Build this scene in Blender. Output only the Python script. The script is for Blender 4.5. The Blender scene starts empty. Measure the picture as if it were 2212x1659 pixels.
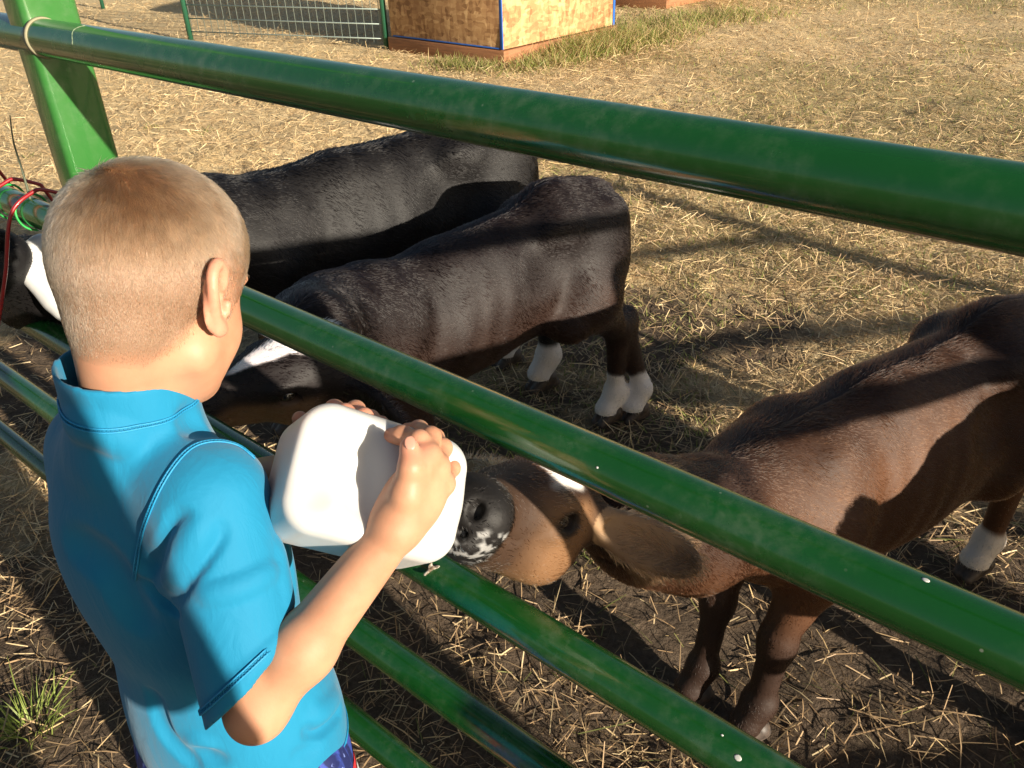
import bpy, math
import numpy as np
from mathutils import Matrix, Vector

sc = bpy.context.scene
COL = sc.collection
rng = np.random.default_rng(7)
rad = math.radians

# ------------------------------------------------------------------ camera, sky, sun
CAM = np.array([0.0, 0.0, 1.55])
PITCH, ROLL, FOC = rad(31.23), rad(-2.01), 1790.0 / 2212.0
_p = np.array([1.0, 0, 0]); _u = np.array([0, math.sin(PITCH), math.cos(PITCH)])
FW = np.array([0, math.cos(PITCH), -math.sin(PITCH)])
RT = math.cos(ROLL) * _p + math.sin(ROLL) * _u
UP = -math.sin(ROLL) * _p + math.cos(ROLL) * _u
cd = bpy.data.cameras.new('camera'); cam = bpy.data.objects.new('camera', cd); COL.objects.link(cam)
cd.sensor_width = 36.0; cd.lens = 36.0 * FOC; cd.clip_start = 0.02; cd.clip_end = 2000
M = Matrix.Identity(4)
for i, ax in enumerate((RT, UP, -FW)):
    for j in range(3): M[j][i] = ax[j]
    M[i][3] = CAM[i]
cam.matrix_world = M
sc.camera = cam

SUN_AZ, SUN_EL = rad(137.5), rad(14.5)      # azimuth clockwise from +Y
SUN = np.array([math.sin(SUN_AZ) * math.cos(SUN_EL), math.cos(SUN_AZ) * math.cos(SUN_EL), math.sin(SUN_EL)])
W = bpy.data.worlds.new('World'); sc.world = W; W.use_nodes = True
wn = W.node_tree.nodes; wn.clear()
sky = wn.new('ShaderNodeTexSky'); sky.sky_type = 'NISHITA'; sky.sun_disc = False
sky.sun_elevation = SUN_EL; sky.sun_rotation = SUN_AZ; sky.air_density = 1.0; sky.dust_density = 1.5
bg = wn.new('ShaderNodeBackground'); bg.inputs[1].default_value = 0.05
wo = wn.new('ShaderNodeOutputWorld')
W.node_tree.links.new(sky.outputs[0], bg.inputs[0]); W.node_tree.links.new(bg.outputs[0], wo.inputs[0])
ld = bpy.data.lights.new('sun', 'SUN'); ld.energy = 5.0; ld.angle = rad(0.6); ld.color = (1.0, 0.895, 0.73)
lo = bpy.data.objects.new('sun', ld); COL.objects.link(lo)
lo.rotation_euler = Vector(SUN).to_track_quat('Z', 'Y').to_euler()
sc.view_settings.view_transform = 'Standard'; sc.view_settings.look = 'None'
sc.view_settings.exposure = 1.12; sc.view_settings.gamma = 1.0

# ------------------------------------------------------------------ helpers
def at(px, py, z):
    """a point of the place: its direction in the view and its distance along the view axis (metres)"""
    return CAM + ((px - 1106.0) / 1790.0 * RT - (py - 829.5) / 1790.0 * UP + FW) * z

def A(*v): return np.array(v, float)
def unit(v):
    v = np.asarray(v, float); return v / max(np.linalg.norm(v), 1e-9)

def tag(o, label=None, cat=None, group=None, kind=None):
    if label: o['label'] = label
    if cat: o['category'] = cat
    if group: o['group'] = group
    if kind: o['kind'] = kind
    return o

def empty(name, loc=(0, 0, 0)):
    o = bpy.data.objects.new(name, None); COL.objects.link(o); o.location = loc; o.empty_display_size = .1
    return o

def link(name, me, mat=None, parent=None, smooth=True):
    o = bpy.data.objects.new(name, me); COL.objects.link(o)
    if mat is not None:
        for m in (mat if isinstance(mat, (list, tuple)) else [mat]): me.materials.append(m)
    if smooth and len(me.polygons):
        me.polygons.foreach_set('use_smooth', np.ones(len(me.polygons), bool))
    if parent is not None:
        o.parent = parent
        if parent.type == 'EMPTY':      # children keep the world coordinates they were built in
            o.matrix_parent_inverse = Matrix.Translation(parent.location).inverted()
    return o

def mesh_from(V, F, name='m'):
    """V (n,3), F (m,4) or (m,3) int arrays -> mesh"""
    V = np.ascontiguousarray(V, np.float32); F = np.ascontiguousarray(F, np.int32)
    me = bpy.data.meshes.new(name); n = F.shape[1]
    me.vertices.add(len(V)); me.vertices.foreach_set('co', V.ravel())
    me.loops.add(F.size); me.loops.foreach_set('vertex_index', F.ravel())
    me.polygons.add(len(F)); me.polygons.foreach_set('loop_start', np.arange(0, F.size, n, dtype=np.int32))
    me.update(calc_edges=True)
    return me

def color_attr(me, name, C, domain='POINT'):
    a = me.attributes.new(name, 'FLOAT_COLOR', domain)
    C4 = np.ones((len(C), 4), np.float32); C4[:, :3] = C
    a.data.foreach_set('color', C4.ravel())

# value noise in numpy (for placing and shaping things)
_perm = np.random.default_rng(3).random((64, 64, 64)).astype(np.float32)
def noise(P, s=1.0):
    P = np.asarray(P, np.float32) * s
    i = np.floor(P).astype(int); f = P - i; f = f * f * (3 - 2 * f); i &= 63; j = (i + 1) & 63
    g = lambda a, b, c: _perm[a, b, c]
    x0, y0, z0 = i[..., 0], i[..., 1], i[..., 2]; x1, y1, z1 = j[..., 0], j[..., 1], j[..., 2]
    fx, fy, fz = f[..., 0], f[..., 1], f[..., 2]
    a = (g(x0, y0, z0) * (1 - fx) + g(x1, y0, z0) * fx) * (1 - fy) + (g(x0, y1, z0) * (1 - fx) + g(x1, y1, z0) * fx) * fy
    b = (g(x0, y0, z1) * (1 - fx) + g(x1, y0, z1) * fx) * (1 - fy) + (g(x0, y1, z1) * (1 - fx) + g(x1, y1, z1) * fx) * fy
    return a * (1 - fz) + b * fz
def noise2(x, y, s=1.0, seed=0.0):
    P = np.stack([x, y, np.full_like(x, seed / max(s, 1e-6))], -1); return noise(P, s)

def sstep(a, b, x):
    t = np.clip((x - a) / (b - a), 0, 1); return t * t * (3 - 2 * t)

# ------------------------------------------------------------------ implicit surfaces
class Grid:
    def __init__(s, lo, hi, h):
        s.lo = np.asarray(lo, np.float32); s.h = float(h)
        s.n = np.ceil((np.asarray(hi) - s.lo) / h).astype(int) + 1
        s.v = np.full(tuple(s.n), 0.5, np.float32)
    def _box(s, lo, hi):
        a = np.clip(np.floor((lo - s.lo) / s.h).astype(int), 0, s.n); b = np.clip(np.ceil((hi - s.lo) / s.h).astype(int) + 1, 0, s.n)
        if np.any(b <= a): return None, None
        ax = [s.lo[i] + s.h * np.arange(a[i], b[i], dtype=np.float32) for i in range(3)]
        P = np.stack(np.meshgrid(*ax, indexing='ij'), -1)
        return tuple(slice(a[i], b[i]) for i in range(3)), P
    def op(s, prim, k=0.0, sub=False):
        f, lo, hi = prim; m = 2.0 * k + 4 * s.h
        sl, P = s._box(lo - m, hi + m)
        if sl is None: return s
        d = f(P); c = s.v[sl]
        if sub: d = -d
        if k > 0:
            h = np.maximum(k - np.abs(c - d), 0) / k
            r = (np.maximum(c, d) + h * h * k * .25) if sub else (np.minimum(c, d) - h * h * k * .25)
        else: r = np.maximum(c, d) if sub else np.minimum(c, d)
        s.v[sl] = r
        return s
    def cone(s, a, b, r1, r2=None, k=0.02, sub=False): return s.op(cone(a, b, r1, r2), k, sub)
    def ell(s, c, r, rot=None, k=0.02, sub=False): return s.op(ell(c, r, rot), k, sub)
    def chain(s, pts, k=0.01):
        for p, q in zip(pts[:-1], pts[1:]): s.cone(p[0], q[0], p[1], q[1], k)
        return s
    def warp(s, f):
        ax = [s.lo[i] + s.h * np.arange(s.n[i], dtype=np.float32) for i in range(3)]
        near = np.abs(s.v) < 0.03
        P = np.stack(np.meshgrid(*ax, indexing='ij'), -1)[near]
        s.v[near] += f(P); return s
    def mesh(s):
        v = s.v; ins = v < 0
        nx, ny, nz = v.shape
        cnt = np.zeros((nx - 1, ny - 1, nz - 1), np.int8)
        for i in (0, 1):
            for j in (0, 1):
                for k in (0, 1): cnt += ins[i:nx - 1 + i, j:ny - 1 + j, k:nz - 1 + k]
        act = (cnt > 0) & (cnt < 8)
        idx = np.full(act.shape, -1, np.int64); C = np.argwhere(act); idx[act] = np.arange(len(C))
        acc = np.zeros((len(C), 3)); num = np.zeros(len(C))
        cor = [(i, j, k) for i in (0, 1) for j in (0, 1) for k in (0, 1)]
        vals = {c: v[C[:, 0] + c[0], C[:, 1] + c[1], C[:, 2] + c[2]] for c in cor}
        for c in cor:
            for ax in range(3):
                if c[ax] == 0:
                    e = list(c); e[ax] = 1; e = tuple(e)
                    va, vb = vals[c], vals[e]; m = (va < 0) != (vb < 0)
                    t = np.where(m, va / np.where(m, va - vb, 1), 0)
                    p = np.array(c, float)[None, :].repeat(len(C), 0); p[:, ax] += t
                    acc[m] += p[m]; num[m] += 1
        V = (C + acc / num[:, None]) * s.h + s.lo
        F = []
        for ax in range(3):
            b, c = (ax + 1) % 3, (ax + 2) % 3
            n0 = np.take(ins, range(v.shape[ax] - 1), ax); n1 = np.take(ins, range(1, v.shape[ax]), ax)
            E = np.argwhere(n0 != n1)
            E = E[(E[:, b] > 0) & (E[:, c] > 0) & (E[:, b] < v.shape[b] - 1) & (E[:, c] < v.shape[c] - 1)]
            s0 = n0[E[:, 0], E[:, 1], E[:, 2]]
            q = []
            for db, dc in ((1, 1), (0, 1), (0, 0), (1, 0)):
                I = E.copy(); I[:, b] -= db; I[:, c] -= dc; q.append(idx[I[:, 0], I[:, 1], I[:, 2]])
            q = np.stack(q, 1); q[~s0] = q[~s0][:, ::-1]; F.append(q)
        F = np.concatenate(F); F = F[(F >= 0).all(1)]
        return V, F

def cone(a, b, r1, r2=None):
    a = np.asarray(a, np.float32); b = np.asarray(b, np.float32); r2 = r1 if r2 is None else r2
    ba = b - a; L = max(float(ba @ ba), 1e-12); R = max(r1, r2)
    def f(P):
        t = np.clip(((P - a) @ ba) / L, 0, 1)
        return np.linalg.norm(P - a - t[..., None] * ba, axis=-1) - (r1 + (r2 - r1) * t)
    return f, np.minimum(a, b) - R, np.maximum(a, b) + R
def ell(c, r, rot=None):
    """ellipsoid; rot rows = its own axes"""
    c = np.asarray(c, np.float32); r = np.asarray(r, np.float32); Q = np.eye(3) if rot is None else np.asarray(rot, float)
    Q = Q.astype(np.float32)
    def f(P):
        q = (P - c) @ Q.T; k0 = np.linalg.norm(q / r, axis=-1); k1 = np.linalg.norm(q / (r * r), axis=-1)
        return np.where(k1 > 1e-9, k0 * (k0 - 1) / np.maximum(k1, 1e-9), -r.min())
    e = np.sqrt(((Q * r[:, None]) ** 2).sum(0))
    return f, c - e, c + e
def rbox(c, r, rot, rr):
    c = np.asarray(c, np.float32); r = np.asarray(r, np.float32) - rr; Q = np.asarray(rot, float).astype(np.float32)
    def f(P):
        q = np.abs((P - c) @ Q.T) - r
        return np.linalg.norm(np.maximum(q, 0), axis=-1) + np.minimum(q.max(-1), 0) - rr
    e = (np.abs(Q) * (r + rr)[:, None]).sum(0)
    return f, c - e, c + e
def half(p, n, lo, hi):
    """half space on the n side of p, limited to a box"""
    p = np.asarray(p, np.float32); n = unit(n).astype(np.float32)
    return (lambda P: -((P - p) @ n)), np.asarray(lo, float), np.asarray(hi, float)
def frame(x, z):
    """rows: x axis, y axis, z axis; z made square to x"""
    x = unit(x); z = unit(z - np.dot(z, x) * x); return np.stack([x, np.cross(z, x), z])

def join_parts(parts):
    V = []; F = []; o = 0
    for v, f in parts: V.append(v); F.append(f + o); o += len(v)
    return np.concatenate(V), np.concatenate(F)

def tube(path, r, seg=8, closed=False, caps=True):
    P = np.asarray(path, float); n = len(P); r = np.broadcast_to(np.asarray(r, float), (n,))
    T = np.gradient(P, axis=0); T /= np.linalg.norm(T, axis=1)[:, None]
    N = np.zeros_like(P); up = A(0, 0, 1) if abs(T[0, 2]) < .9 else A(1, 0, 0)
    N[0] = unit(np.cross(T[0], up))
    for i in range(1, n): N[i] = unit(N[i - 1] - T[i] * (N[i - 1] @ T[i]))
    B = np.cross(T, N); a = np.linspace(0, 2 * math.pi, seg, endpoint=False)
    V = (P[:, None] + r[:, None, None] * (np.cos(a)[None, :, None] * N[:, None] + np.sin(a)[None, :, None] * B[:, None])).reshape(-1, 3)
    i, j = np.meshgrid(np.arange(n - 1), np.arange(seg), indexing='ij'); jn = (j + 1) % seg
    F = np.stack([i * seg + j, i * seg + jn, (i + 1) * seg + jn, (i + 1) * seg + j], -1).reshape(-1, 4)
    if caps:
        V = np.concatenate([V, P[:1], P[-1:]]); c0, c1 = n * seg, n * seg + 1; jj = np.arange(0, seg, 2)
        F = np.concatenate([F, np.stack([np.full_like(jj, c0), (jj + 2) % seg, (jj + 1) % seg, jj], 1),
                            np.stack([np.full_like(jj, c1), (n - 1) * seg + jj, (n - 1) * seg + (jj + 1) % seg, (n - 1) * seg + (jj + 2) % seg], 1)])
    return V, F
def spline(pts, n=24):
    P = np.asarray(pts, float); t = np.linspace(0, len(P) - 1, n); i = np.clip(t.astype(int), 0, len(P) - 2); f = (t - i)[:, None]
    g = lambda k: P[np.clip(k, 0, len(P) - 1)]
    p0, p1, p2, p3 = g(i - 1), g(i), g(i + 1), g(i + 2)
    return .5 * (2 * p1 + (p2 - p0) * f + (2 * p0 - 5 * p1 + 4 * p2 - p3) * f ** 2 + (3 * p1 - p0 - 3 * p2 + p3) * f ** 3)
def boxgeo(c, half_, rot=None):
    Q = np.eye(3) if rot is None else np.asarray(rot, float)
    s = np.array([[x, y, z] for x in (-1, 1) for y in (-1, 1) for z in (-1, 1)], float) * np.asarray(half_)
    F = np.array([[0, 1, 3, 2], [4, 6, 7, 5], [0, 4, 5, 1], [2, 3, 7, 6], [0, 2, 6, 4], [1, 5, 7, 3]])
    return s @ Q + np.asarray(c), F
def bevel_box(name, c, half_, rot, mat, parent, w=.004, seg=2):
    V, F = boxgeo(c, half_, rot); me = mesh_from(V, F, name); o = link(name, me, mat, parent)
    b = o.modifiers.new('b', 'BEVEL'); b.width = w; b.segments = seg
    return o

# sample points on a mesh, by area
def scatter(V, F, n, r):
    T = np.concatenate([F[:, [0, 1, 2]], F[:, [0, 2, 3]]]) if F.shape[1] == 4 else F
    a, b, c = V[T[:, 0]], V[T[:, 1]], V[T[:, 2]]
    N = np.cross(b - a, c - a); ar = np.linalg.norm(N, axis=1) * .5
    t = r.choice(len(T), n, p=ar / ar.sum()); u = np.sqrt(r.random(n))[:, None]; w = r.random(n)[:, None]
    P = a[t] * (1 - u) + b[t] * (u * (1 - w)) + c[t] * (u * w)
    return P, N[t] / np.maximum(np.linalg.norm(N[t], axis=1), 1e-12)[:, None]

def smooth_normals(V, F, P, N):
    return N

def strands(name, P, N, D, length, radius, lift, tint, mat, parent, pts=4, jit=.25, r=rng, curl=0.0):
    """hairs rooted at P lying along D and raised by lift, as a curves object"""
    n = len(P)
    D = D - N * (D * N).sum(1)[:, None]; D += r.normal(0, jit, D.shape); D -= N * (D * N).sum(1)[:, None] * .8
    D /= np.linalg.norm(D, axis=1)[:, None] + 1e-9
    length = np.broadcast_to(length, (n,)); lift = np.broadcast_to(lift, (n,))
    t = np.linspace(0, 1, pts)
    Q = np.zeros((n, pts, 3), np.float32)
    for i, s in enumerate(t):
        up = lift * (s - .45 * s * s)
        Q[:, i] = P - N * .001 + (D * (s * np.sqrt(np.clip(1 - lift ** 2, .1, 1)))[:, None] + N * up[:, None]) * length[:, None]
        if curl: Q[:, i] += np.cross(N, D) * (np.sin(s * 3 + P[:, :1] * 60) * curl * s * length[:, None])
    cu = bpy.data.hair_curves.new(name); cu.add_curves([pts] * n)
    cu.attributes['position'].data.foreach_set('vector', Q.ravel())
    ra = cu.attributes.get('radius') or cu.attributes.new('radius', 'FLOAT', 'POINT')
    R = (np.broadcast_to(radius, (n,))[:, None] * np.array([1, .9, .65, .12])[None, :] if pts == 4 else np.broadcast_to(radius, (n,))[:, None] * np.linspace(1, .1, pts)[None, :])
    ra.data.foreach_set('value', np.ascontiguousarray(R, np.float32).ravel())
    ca = cu.attributes.new('tint', 'FLOAT_COLOR', 'CURVE'); C4 = np.ones((n, 4), np.float32); C4[:, :3] = tint
    ca.data.foreach_set('color', C4.ravel())
    o = bpy.data.objects.new(name, cu); COL.objects.link(o); cu.materials.append(mat)
    if parent is not None: o.parent = parent
    return o

# ------------------------------------------------------------------ materials
class NT:
    def __init__(s, name):
        s.m = bpy.data.materials.new(name); s.m.use_nodes = True; s.t = s.m.node_tree; s.n = s.t.nodes
        s.p = s.n['Principled BSDF']; s.out = s.n['Material Output']
    def new(s, t, **kw):
        n = s.n.new('ShaderNode' + t)
        for k, v in kw.items():
            if k in n.inputs: n.inputs[k].default_value = v
            else: setattr(n, k, v)
        return n
    def l(s, a, b): s.t.links.new(a, b)
    def coords(s, kind='Object'): return s.new('TexCoord').outputs[kind]
    def noise(s, vec, scale, detail=4, rough=.55, dist=0.0):
        n = s.new('TexNoise'); n.inputs['Scale'].default_value = scale; n.inputs['Detail'].default_value = detail
        n.inputs['Roughness'].default_value = rough; n.inputs['Distortion'].default_value = dist
        if vec is not None: s.l(vec, n.inputs['Vector'])
        return n
    def ramp(s, fac, stops):
        r = s.new('ValToRGB'); e = r.color_ramp.elements
        while len(e) < len(stops): e.new(.5)
        for el, (p, c) in zip(e, stops): el.position = p; el.color = (*c, 1) if len(c) == 3 else c
        s.l(fac, r.inputs[0]); return r
    def mix(s, a, b, fac, mode='MIX'):
        m = s.new('Mix', data_type='RGBA', blend_type=mode)
        for v, sock in ((fac, m.inputs[0]), (a, m.inputs[6]), (b, m.inputs[7])):
            if isinstance(v, (int, float)): sock.default_value = v
            elif isinstance(v, tuple): sock.default_value = (*v, 1) if len(v) == 3 else v
            else: s.l(v, sock)
        return m.outputs[2]
    def map(s, vec, scale=(1, 1, 1), rot=(0, 0, 0)):
        m = s.new('Mapping'); m.inputs['Scale'].default_value = scale; m.inputs['Rotation'].default_value = rot; s.l(vec, m.inputs[0]); return m.outputs[0]
    def bump(s, h, strength=.3, dist=.01, normal=None):
        b = s.new('Bump'); b.inputs['Strength'].default_value = strength; b.inputs['Distance'].default_value = dist; s.l(h, b.inputs['Height'])
        if normal is not None: s.l(normal, b.inputs['Normal'])
        s.l(b.outputs[0], s.p.inputs['Normal']); return b.outputs[0]
    def set(s, **kw):
        for k, v in kw.items():
            i = s.p.inputs[k.replace('_', ' ')]
            if hasattr(v, 'is_linked'): s.l(v, i)
            else: i.default_value = (*v, 1) if isinstance(v, tuple) and len(v) == 3 and i.type == 'RGBA' else v
        return s
def simple(name, col, rough=.5, **kw):
    n = NT(name); n.set(Base_Color=col, Roughness=rough, **kw); return n.m

def mat_paint(name='green_paint', ca=(.005, .060, .009), cb=(.008, .080, .013)):
    n = NT(name); c = n.coords()
    d1 = n.noise(c, 9, 6, .65); d2 = n.noise(c, 70, 4, .6)
    dust = n.ramp(d1.outputs[0], [(.44, (0, 0, 0)), (.72, (1, 1, 1))]); fine = n.ramp(d2.outputs[0], [(.42, (0, 0, 0)), (.72, (1, 1, 1))])
    dm = n.new('Math', operation='MULTIPLY'); n.l(dust.outputs[0], dm.inputs[0]); n.l(fine.outputs[0], dm.inputs[1])
    v = n.new('TexVoronoi', feature='F1'); v.inputs['Scale'].default_value = 55; n.l(c, v.inputs['Vector'])
    spk = n.ramp(v.outputs['Distance'], [(.05, (1, 1, 1)), (.09, (0, 0, 0))])
    v2n = n.noise(c, 14, 2); sm = n.new('Math', operation='MULTIPLY'); n.l(spk.outputs[0], sm.inputs[0])
    g = n.ramp(v2n.outputs[0], [(.5, (0, 0, 0)), (.6, (1, 1, 1))]); n.l(g.outputs[0], sm.inputs[1])
    base = n.mix(ca, cb, d1.outputs[0])
    m1 = n.new('Math', operation='MULTIPLY'); m1.inputs[1].default_value = .38; n.l(dm.outputs[0], m1.inputs[0])
    col = n.mix(base, (.17, .22, .15), m1.outputs[0])
    m2 = n.new('Math', operation='MULTIPLY'); m2.inputs[1].default_value = .55; n.l(sm.outputs[0], m2.inputs[0])
    col = n.mix(col, (.3, .33, .27), m2.outputs[0])
    ro = n.ramp(d1.outputs[0], [(.3, (.16, .16, .16)), (.75, (.34, .34, .34))])
    n.set(Base_Color=col, Roughness=ro.outputs[0], Coat_Weight=.55, Coat_Roughness=.05)
    n.p.inputs['IOR'].default_value = 1.5
    n.bump(d2.outputs[0], .04, .002); return n.m
PAINT = mat_paint(); POST_PAINT = mat_paint('faded_green_paint', (.024, .125, .024), (.034, .15, .032))

def mat_ground():
    n = NT('soil_and_straw'); c = n.coords()
    big = n.noise(c, .55, 5, .6); mid = n.noise(c, 5, 6, .65); fine = n.noise(c, 60, 6, .7)
    st = n.noise(n.map(c, (40, 160, 40), (0, 0, .5)), 1, 3, .7, .6); st2 = n.noise(n.map(c, (150, 35, 40), (0, 0, .2)), 1, 3, .7, .6)
    soil = n.ramp(fine.outputs[0], [(.25, (.062, .043, .029)), (.55, (.13, .094, .065)), (.8, (.22, .165, .115))])
    straw = n.ramp(st.outputs[0], [(.26, (.17, .115, .065)), (.42, (.56, .40, .21)), (.64, (.86, .68, .40))])
    straw2 = n.ramp(st2.outputs[0], [(.26, (.16, .12, .06)), (.42, (.52, .375, .19)), (.64, (.82, .64, .37))])
    s = n.mix(straw.outputs[0], straw2.outputs[0], n.ramp(mid.outputs[0], [(.45, (0, 0, 0)), (.55, (1, 1, 1))]).outputs[0])
    # how much straw lies over the soil: little by the gate, nearly all of it further off
    at_ = n.new('Attribute', attribute_name='straw'); 
    ad = n.new('Math', operation='ADD'); n.l(at_.outputs['Fac'], ad.inputs[0])
    mm = n.new('Math', operation='MULTIPLY_ADD'); mm.inputs[1].default_value = .9; mm.inputs[2].default_value = -.45; n.l(mid.outputs[0], mm.inputs[0]); n.l(mm.outputs[0], ad.inputs[1])
    f = n.ramp(ad.outputs[0], [(.32, (0, 0, 0)), (.68, (1, 1, 1))])
    gr_ = n.new('Attribute', attribute_name='green'); s = n.mix(s, (.26, .215, .09), gr_.outputs['Fac'])
    col = n.mix(soil.outputs[0], s, f.outputs[0])
    pit = n.noise(c, 2.6, 6, .7); col = n.mix(col, (.075, .055, .036), n.ramp(pit.outputs[0], [(.60, (0, 0, 0)), (.72, (.75, .75, .75))]).outputs[0])
    n.set(Base_Color=col, Roughness=.95); n.p.inputs['Specular IOR Level'].default_value = .15
    h = n.new('Math', operation='ADD'); cl_ = n.noise(c, 22, 5, .6); n.l(fine.outputs[0], h.inputs[0]); n.l(cl_.outputs[0], h.inputs[1])
    n.bump(h.outputs[0], .9, .016); return n.m

def mat_tint(name, rough=.6, spec=.3, translucent=0.0):
    n = NT(name); a = n.new('Attribute', attribute_name='tint'); n.set(Base_Color=a.outputs['Color'], Roughness=rough)
    n.p.inputs['Specular IOR Level'].default_value = spec
    if translucent:
        t = n.new('BsdfTranslucent'); n.l(a.outputs['Color'], t.inputs[0]); mx = n.new('MixShader'); mx.inputs[0].default_value = translucent
        n.l(n.p.outputs[0], mx.inputs[1]); n.l(t.outputs[0], mx.inputs[2]); n.l(mx.outputs[0], n.out.inputs[0])
    return n.m
STRAW = mat_tint('straw', .55, .35, .2); GRASS = mat_tint('grass_blades', .5, .35, .35)

def mat_hair(name, rough=.35, rad_rough=.4, ior=1.45):
    n = NT(name); n.n.remove(n.p); a = n.new('Attribute', attribute_name='tint')
    h = n.new('BsdfHairPrincipled'); h.model = 'CHIANG'; h.parametrization = 'COLOR'
    n.l(a.outputs['Color'], h.inputs['Color']); h.inputs['Roughness'].default_value = rough; h.inputs['Radial Roughness'].default_value = rad_rough
    h.inputs['Random Roughness'].default_value = .2; h.inputs['IOR'].default_value = ior
    n.l(h.outputs[0], n.out.inputs[0]); return n.m
FUR = mat_hair('calf_fur', .27, .45, 1.36); HAIR = mat_hair('short_hair', .32, .35)

def mat_hide():
    n = NT('calf_hide'); a = n.new('Attribute', attribute_name='tint'); c = n.coords(); ns = n.noise(c, 90, 5)
    n.set(Base_Color=a.outputs['Color'], Roughness=.6); n.p.inputs['Specular IOR Level'].default_value = .3
    n.bump(ns.outputs[0], .3, .004); return n.m
HIDE = mat_hide()

def mat_skin():
    n = NT('skin'); c = n.coords(); a = n.noise(c, 22, 4); b = n.noise(c, 420, 3)
    col = n.ramp(a.outputs[0], [(.3, (.42, .205, .122)), (.55, (.49, .252, .153)), (.8, (.48, .222, .138))])
    at_ = n.new('Attribute', attribute_name='rosy'); col2 = n.mix(col.outputs[0], (.66, .26, .18), at_.outputs['Fac'])
    sc_ = n.new('Attribute', attribute_name='scalp'); col2 = n.mix(col2, (.20, .125, .08), sc_.outputs['Fac'])
    n.set(Base_Color=col2, Roughness=.5, Subsurface_Weight=.25, Subsurface_Radius=(1.0, .35, .2), Subsurface_Scale=.006)
    n.p.inputs['Specular IOR Level'].default_value = .4
    n.bump(b.outputs[0], .12, .001); return n.m
SKIN = mat_skin()

def mat_cloth():
    n = NT('blue_swim_shirt'); c = n.coords(); w = n.noise(n.map(c, (900, 900, 420)), 1, 2, .5); f = n.noise(c, 26, 4)
    v = n.noise(c, 5, 3)
    col = n.mix((.005, .155, .29), (.008, .185, .335), v.outputs[0])
    n.set(Base_Color=col, Roughness=.72, Sheen_Weight=.12, Sheen_Roughness=.5); n.p.inputs['Specular IOR Level'].default_value = .22
    b = n.bump(w.outputs[0], .10, .0006); wr = n.noise(n.map(c, (55, 55, 16), (.5, .3, .2)), 1, 4, .55, .8); b2 = n.bump(f.outputs[0], .14, .004, b); n.bump(wr.outputs[0], .22, .006, b2); return n.m
CLOTH = mat_cloth()
def mat_thread():
    n = NT('shirt_thread'); c = n.coords(); w = n.noise(c, 700, 2)
    n.set(Base_Color=(.008, .22, .43), Roughness=.6); n.bump(w.outputs[0], .5, .001); return n.m
THREAD = mat_thread()

def mat_plastic():
    n = NT('white_jug_plastic'); c = n.coords(); b = n.noise(c, 14, 3)
    n.set(Base_Color=(.54, .54, .53), Roughness=.36, Subsurface_Weight=.35, Subsurface_Radius=(1.0, .95, .85), Subsurface_Scale=.02)
    n.bump(b.outputs[0], .05, .004); return n.m
PLASTIC = mat_plastic()

def mat_osb():
    n = NT('strand_board'); c = n.coords()
    v = n.new('TexVoronoi', feature='F1'); v.inputs['Scale'].default_value = 1; v.inputs['Randomness'].default_value = 1
    d = n.noise(c, 6, 3); dv = n.mix(c, d.outputs['Color'], .05); n.l(n.map(dv, (26, 26, 9), (.35, .2, 0)), v.inputs['Vector'])
    v2 = n.new('TexVoronoi', feature='F1'); v2.inputs['Scale'].default_value = 1; n.l(n.map(dv, (12, 12, 34), (-.3, .5, 0)), v2.inputs['Vector'])
    bw = n.new('RGBToBW'); n.l(v.outputs['Color'], bw.inputs[0]); bw2 = n.new('RGBToBW'); n.l(v2.outputs['Color'], bw2.inputs[0])
    av = n.new('Math', operation='ADD'); n.l(bw.outputs[0], av.inputs[0]); n.l(bw2.outputs[0], av.inputs[1])
    hv = n.new('Math', operation='MULTIPLY'); hv.inputs[1].default_value = .5; n.l(av.outputs[0], hv.inputs[0])
    big = n.noise(c, 2.5, 4)
    col = n.ramp(hv.outputs[0], [(.2, (.22, .105, .04)), (.5, (.42, .235, .10)), (.85, (.62, .40, .19))])
    col2 = n.mix(col.outputs[0], (.33, .17, .075), n.ramp(big.outputs[0], [(.45, (0, 0, 0)), (.7, (.6, .6, .6))]).outputs[0])
    n.set(Base_Color=col2, Roughness=.75); n.bump(hv.outputs[0], .5, .004); return n.m
OSB = mat_osb()


# ------------------------------------------------------------------ the gate's frame of reference
TH, DG = rad(-49.01), 0.530
GN = A(math.cos(TH), -math.sin(TH), 0)          # square to the gate, towards the calves
GD = A(-math.sin(TH), -math.cos(TH), 0)         # along the gate, towards the right
def gate_pt(s, z, n=0.0): return GD * s + GN * (DG + n) + A(0, 0, z)
RAIL_Z = [1.55 - h for h in (0.1678, 0.4754, 0.7622, 1.0149, 1.2877)]
RR = 0.0254

# ------------------------------------------------------------------ ground
def straw_amount(x, y):
    """0 bare trodden soil .. 1 deep straw"""
    g = x * GN[0] + y * GN[1] - DG
    far = sstep(.7, 2.2, g + .5 * (noise2(x, y, 1.3, 2) - .5))
    left = sstep(.6, -2.5, x) * sstep(1.2, 3.5, y)
    a = .20 + .68 * far + .32 * left
    a += .55 * (noise2(x, y, 1.1, 5) - .5) + .50 * (noise2(x, y, 3.7, 9) - .5) + .25 * (noise2(x, y, 9.0, 19) - .5)
    a *= 1 - .85 * sstep(1.35, .55, np.hypot((x - .1) * .8, (y - 1.25)))
    a *= 1 - .55 * sstep(.5, .25, np.hypot((x - .55) * .5, y - 3.0))
    return np.clip(a, 0, 1)
def ground_z(x, y):
    return .05 * (noise2(x, y, 1.1, 3) - .5) + .022 * (noise2(x, y, 4.5, 4) - .5) + .012 * (noise2(x, y, 17, 6) - .5)

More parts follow.
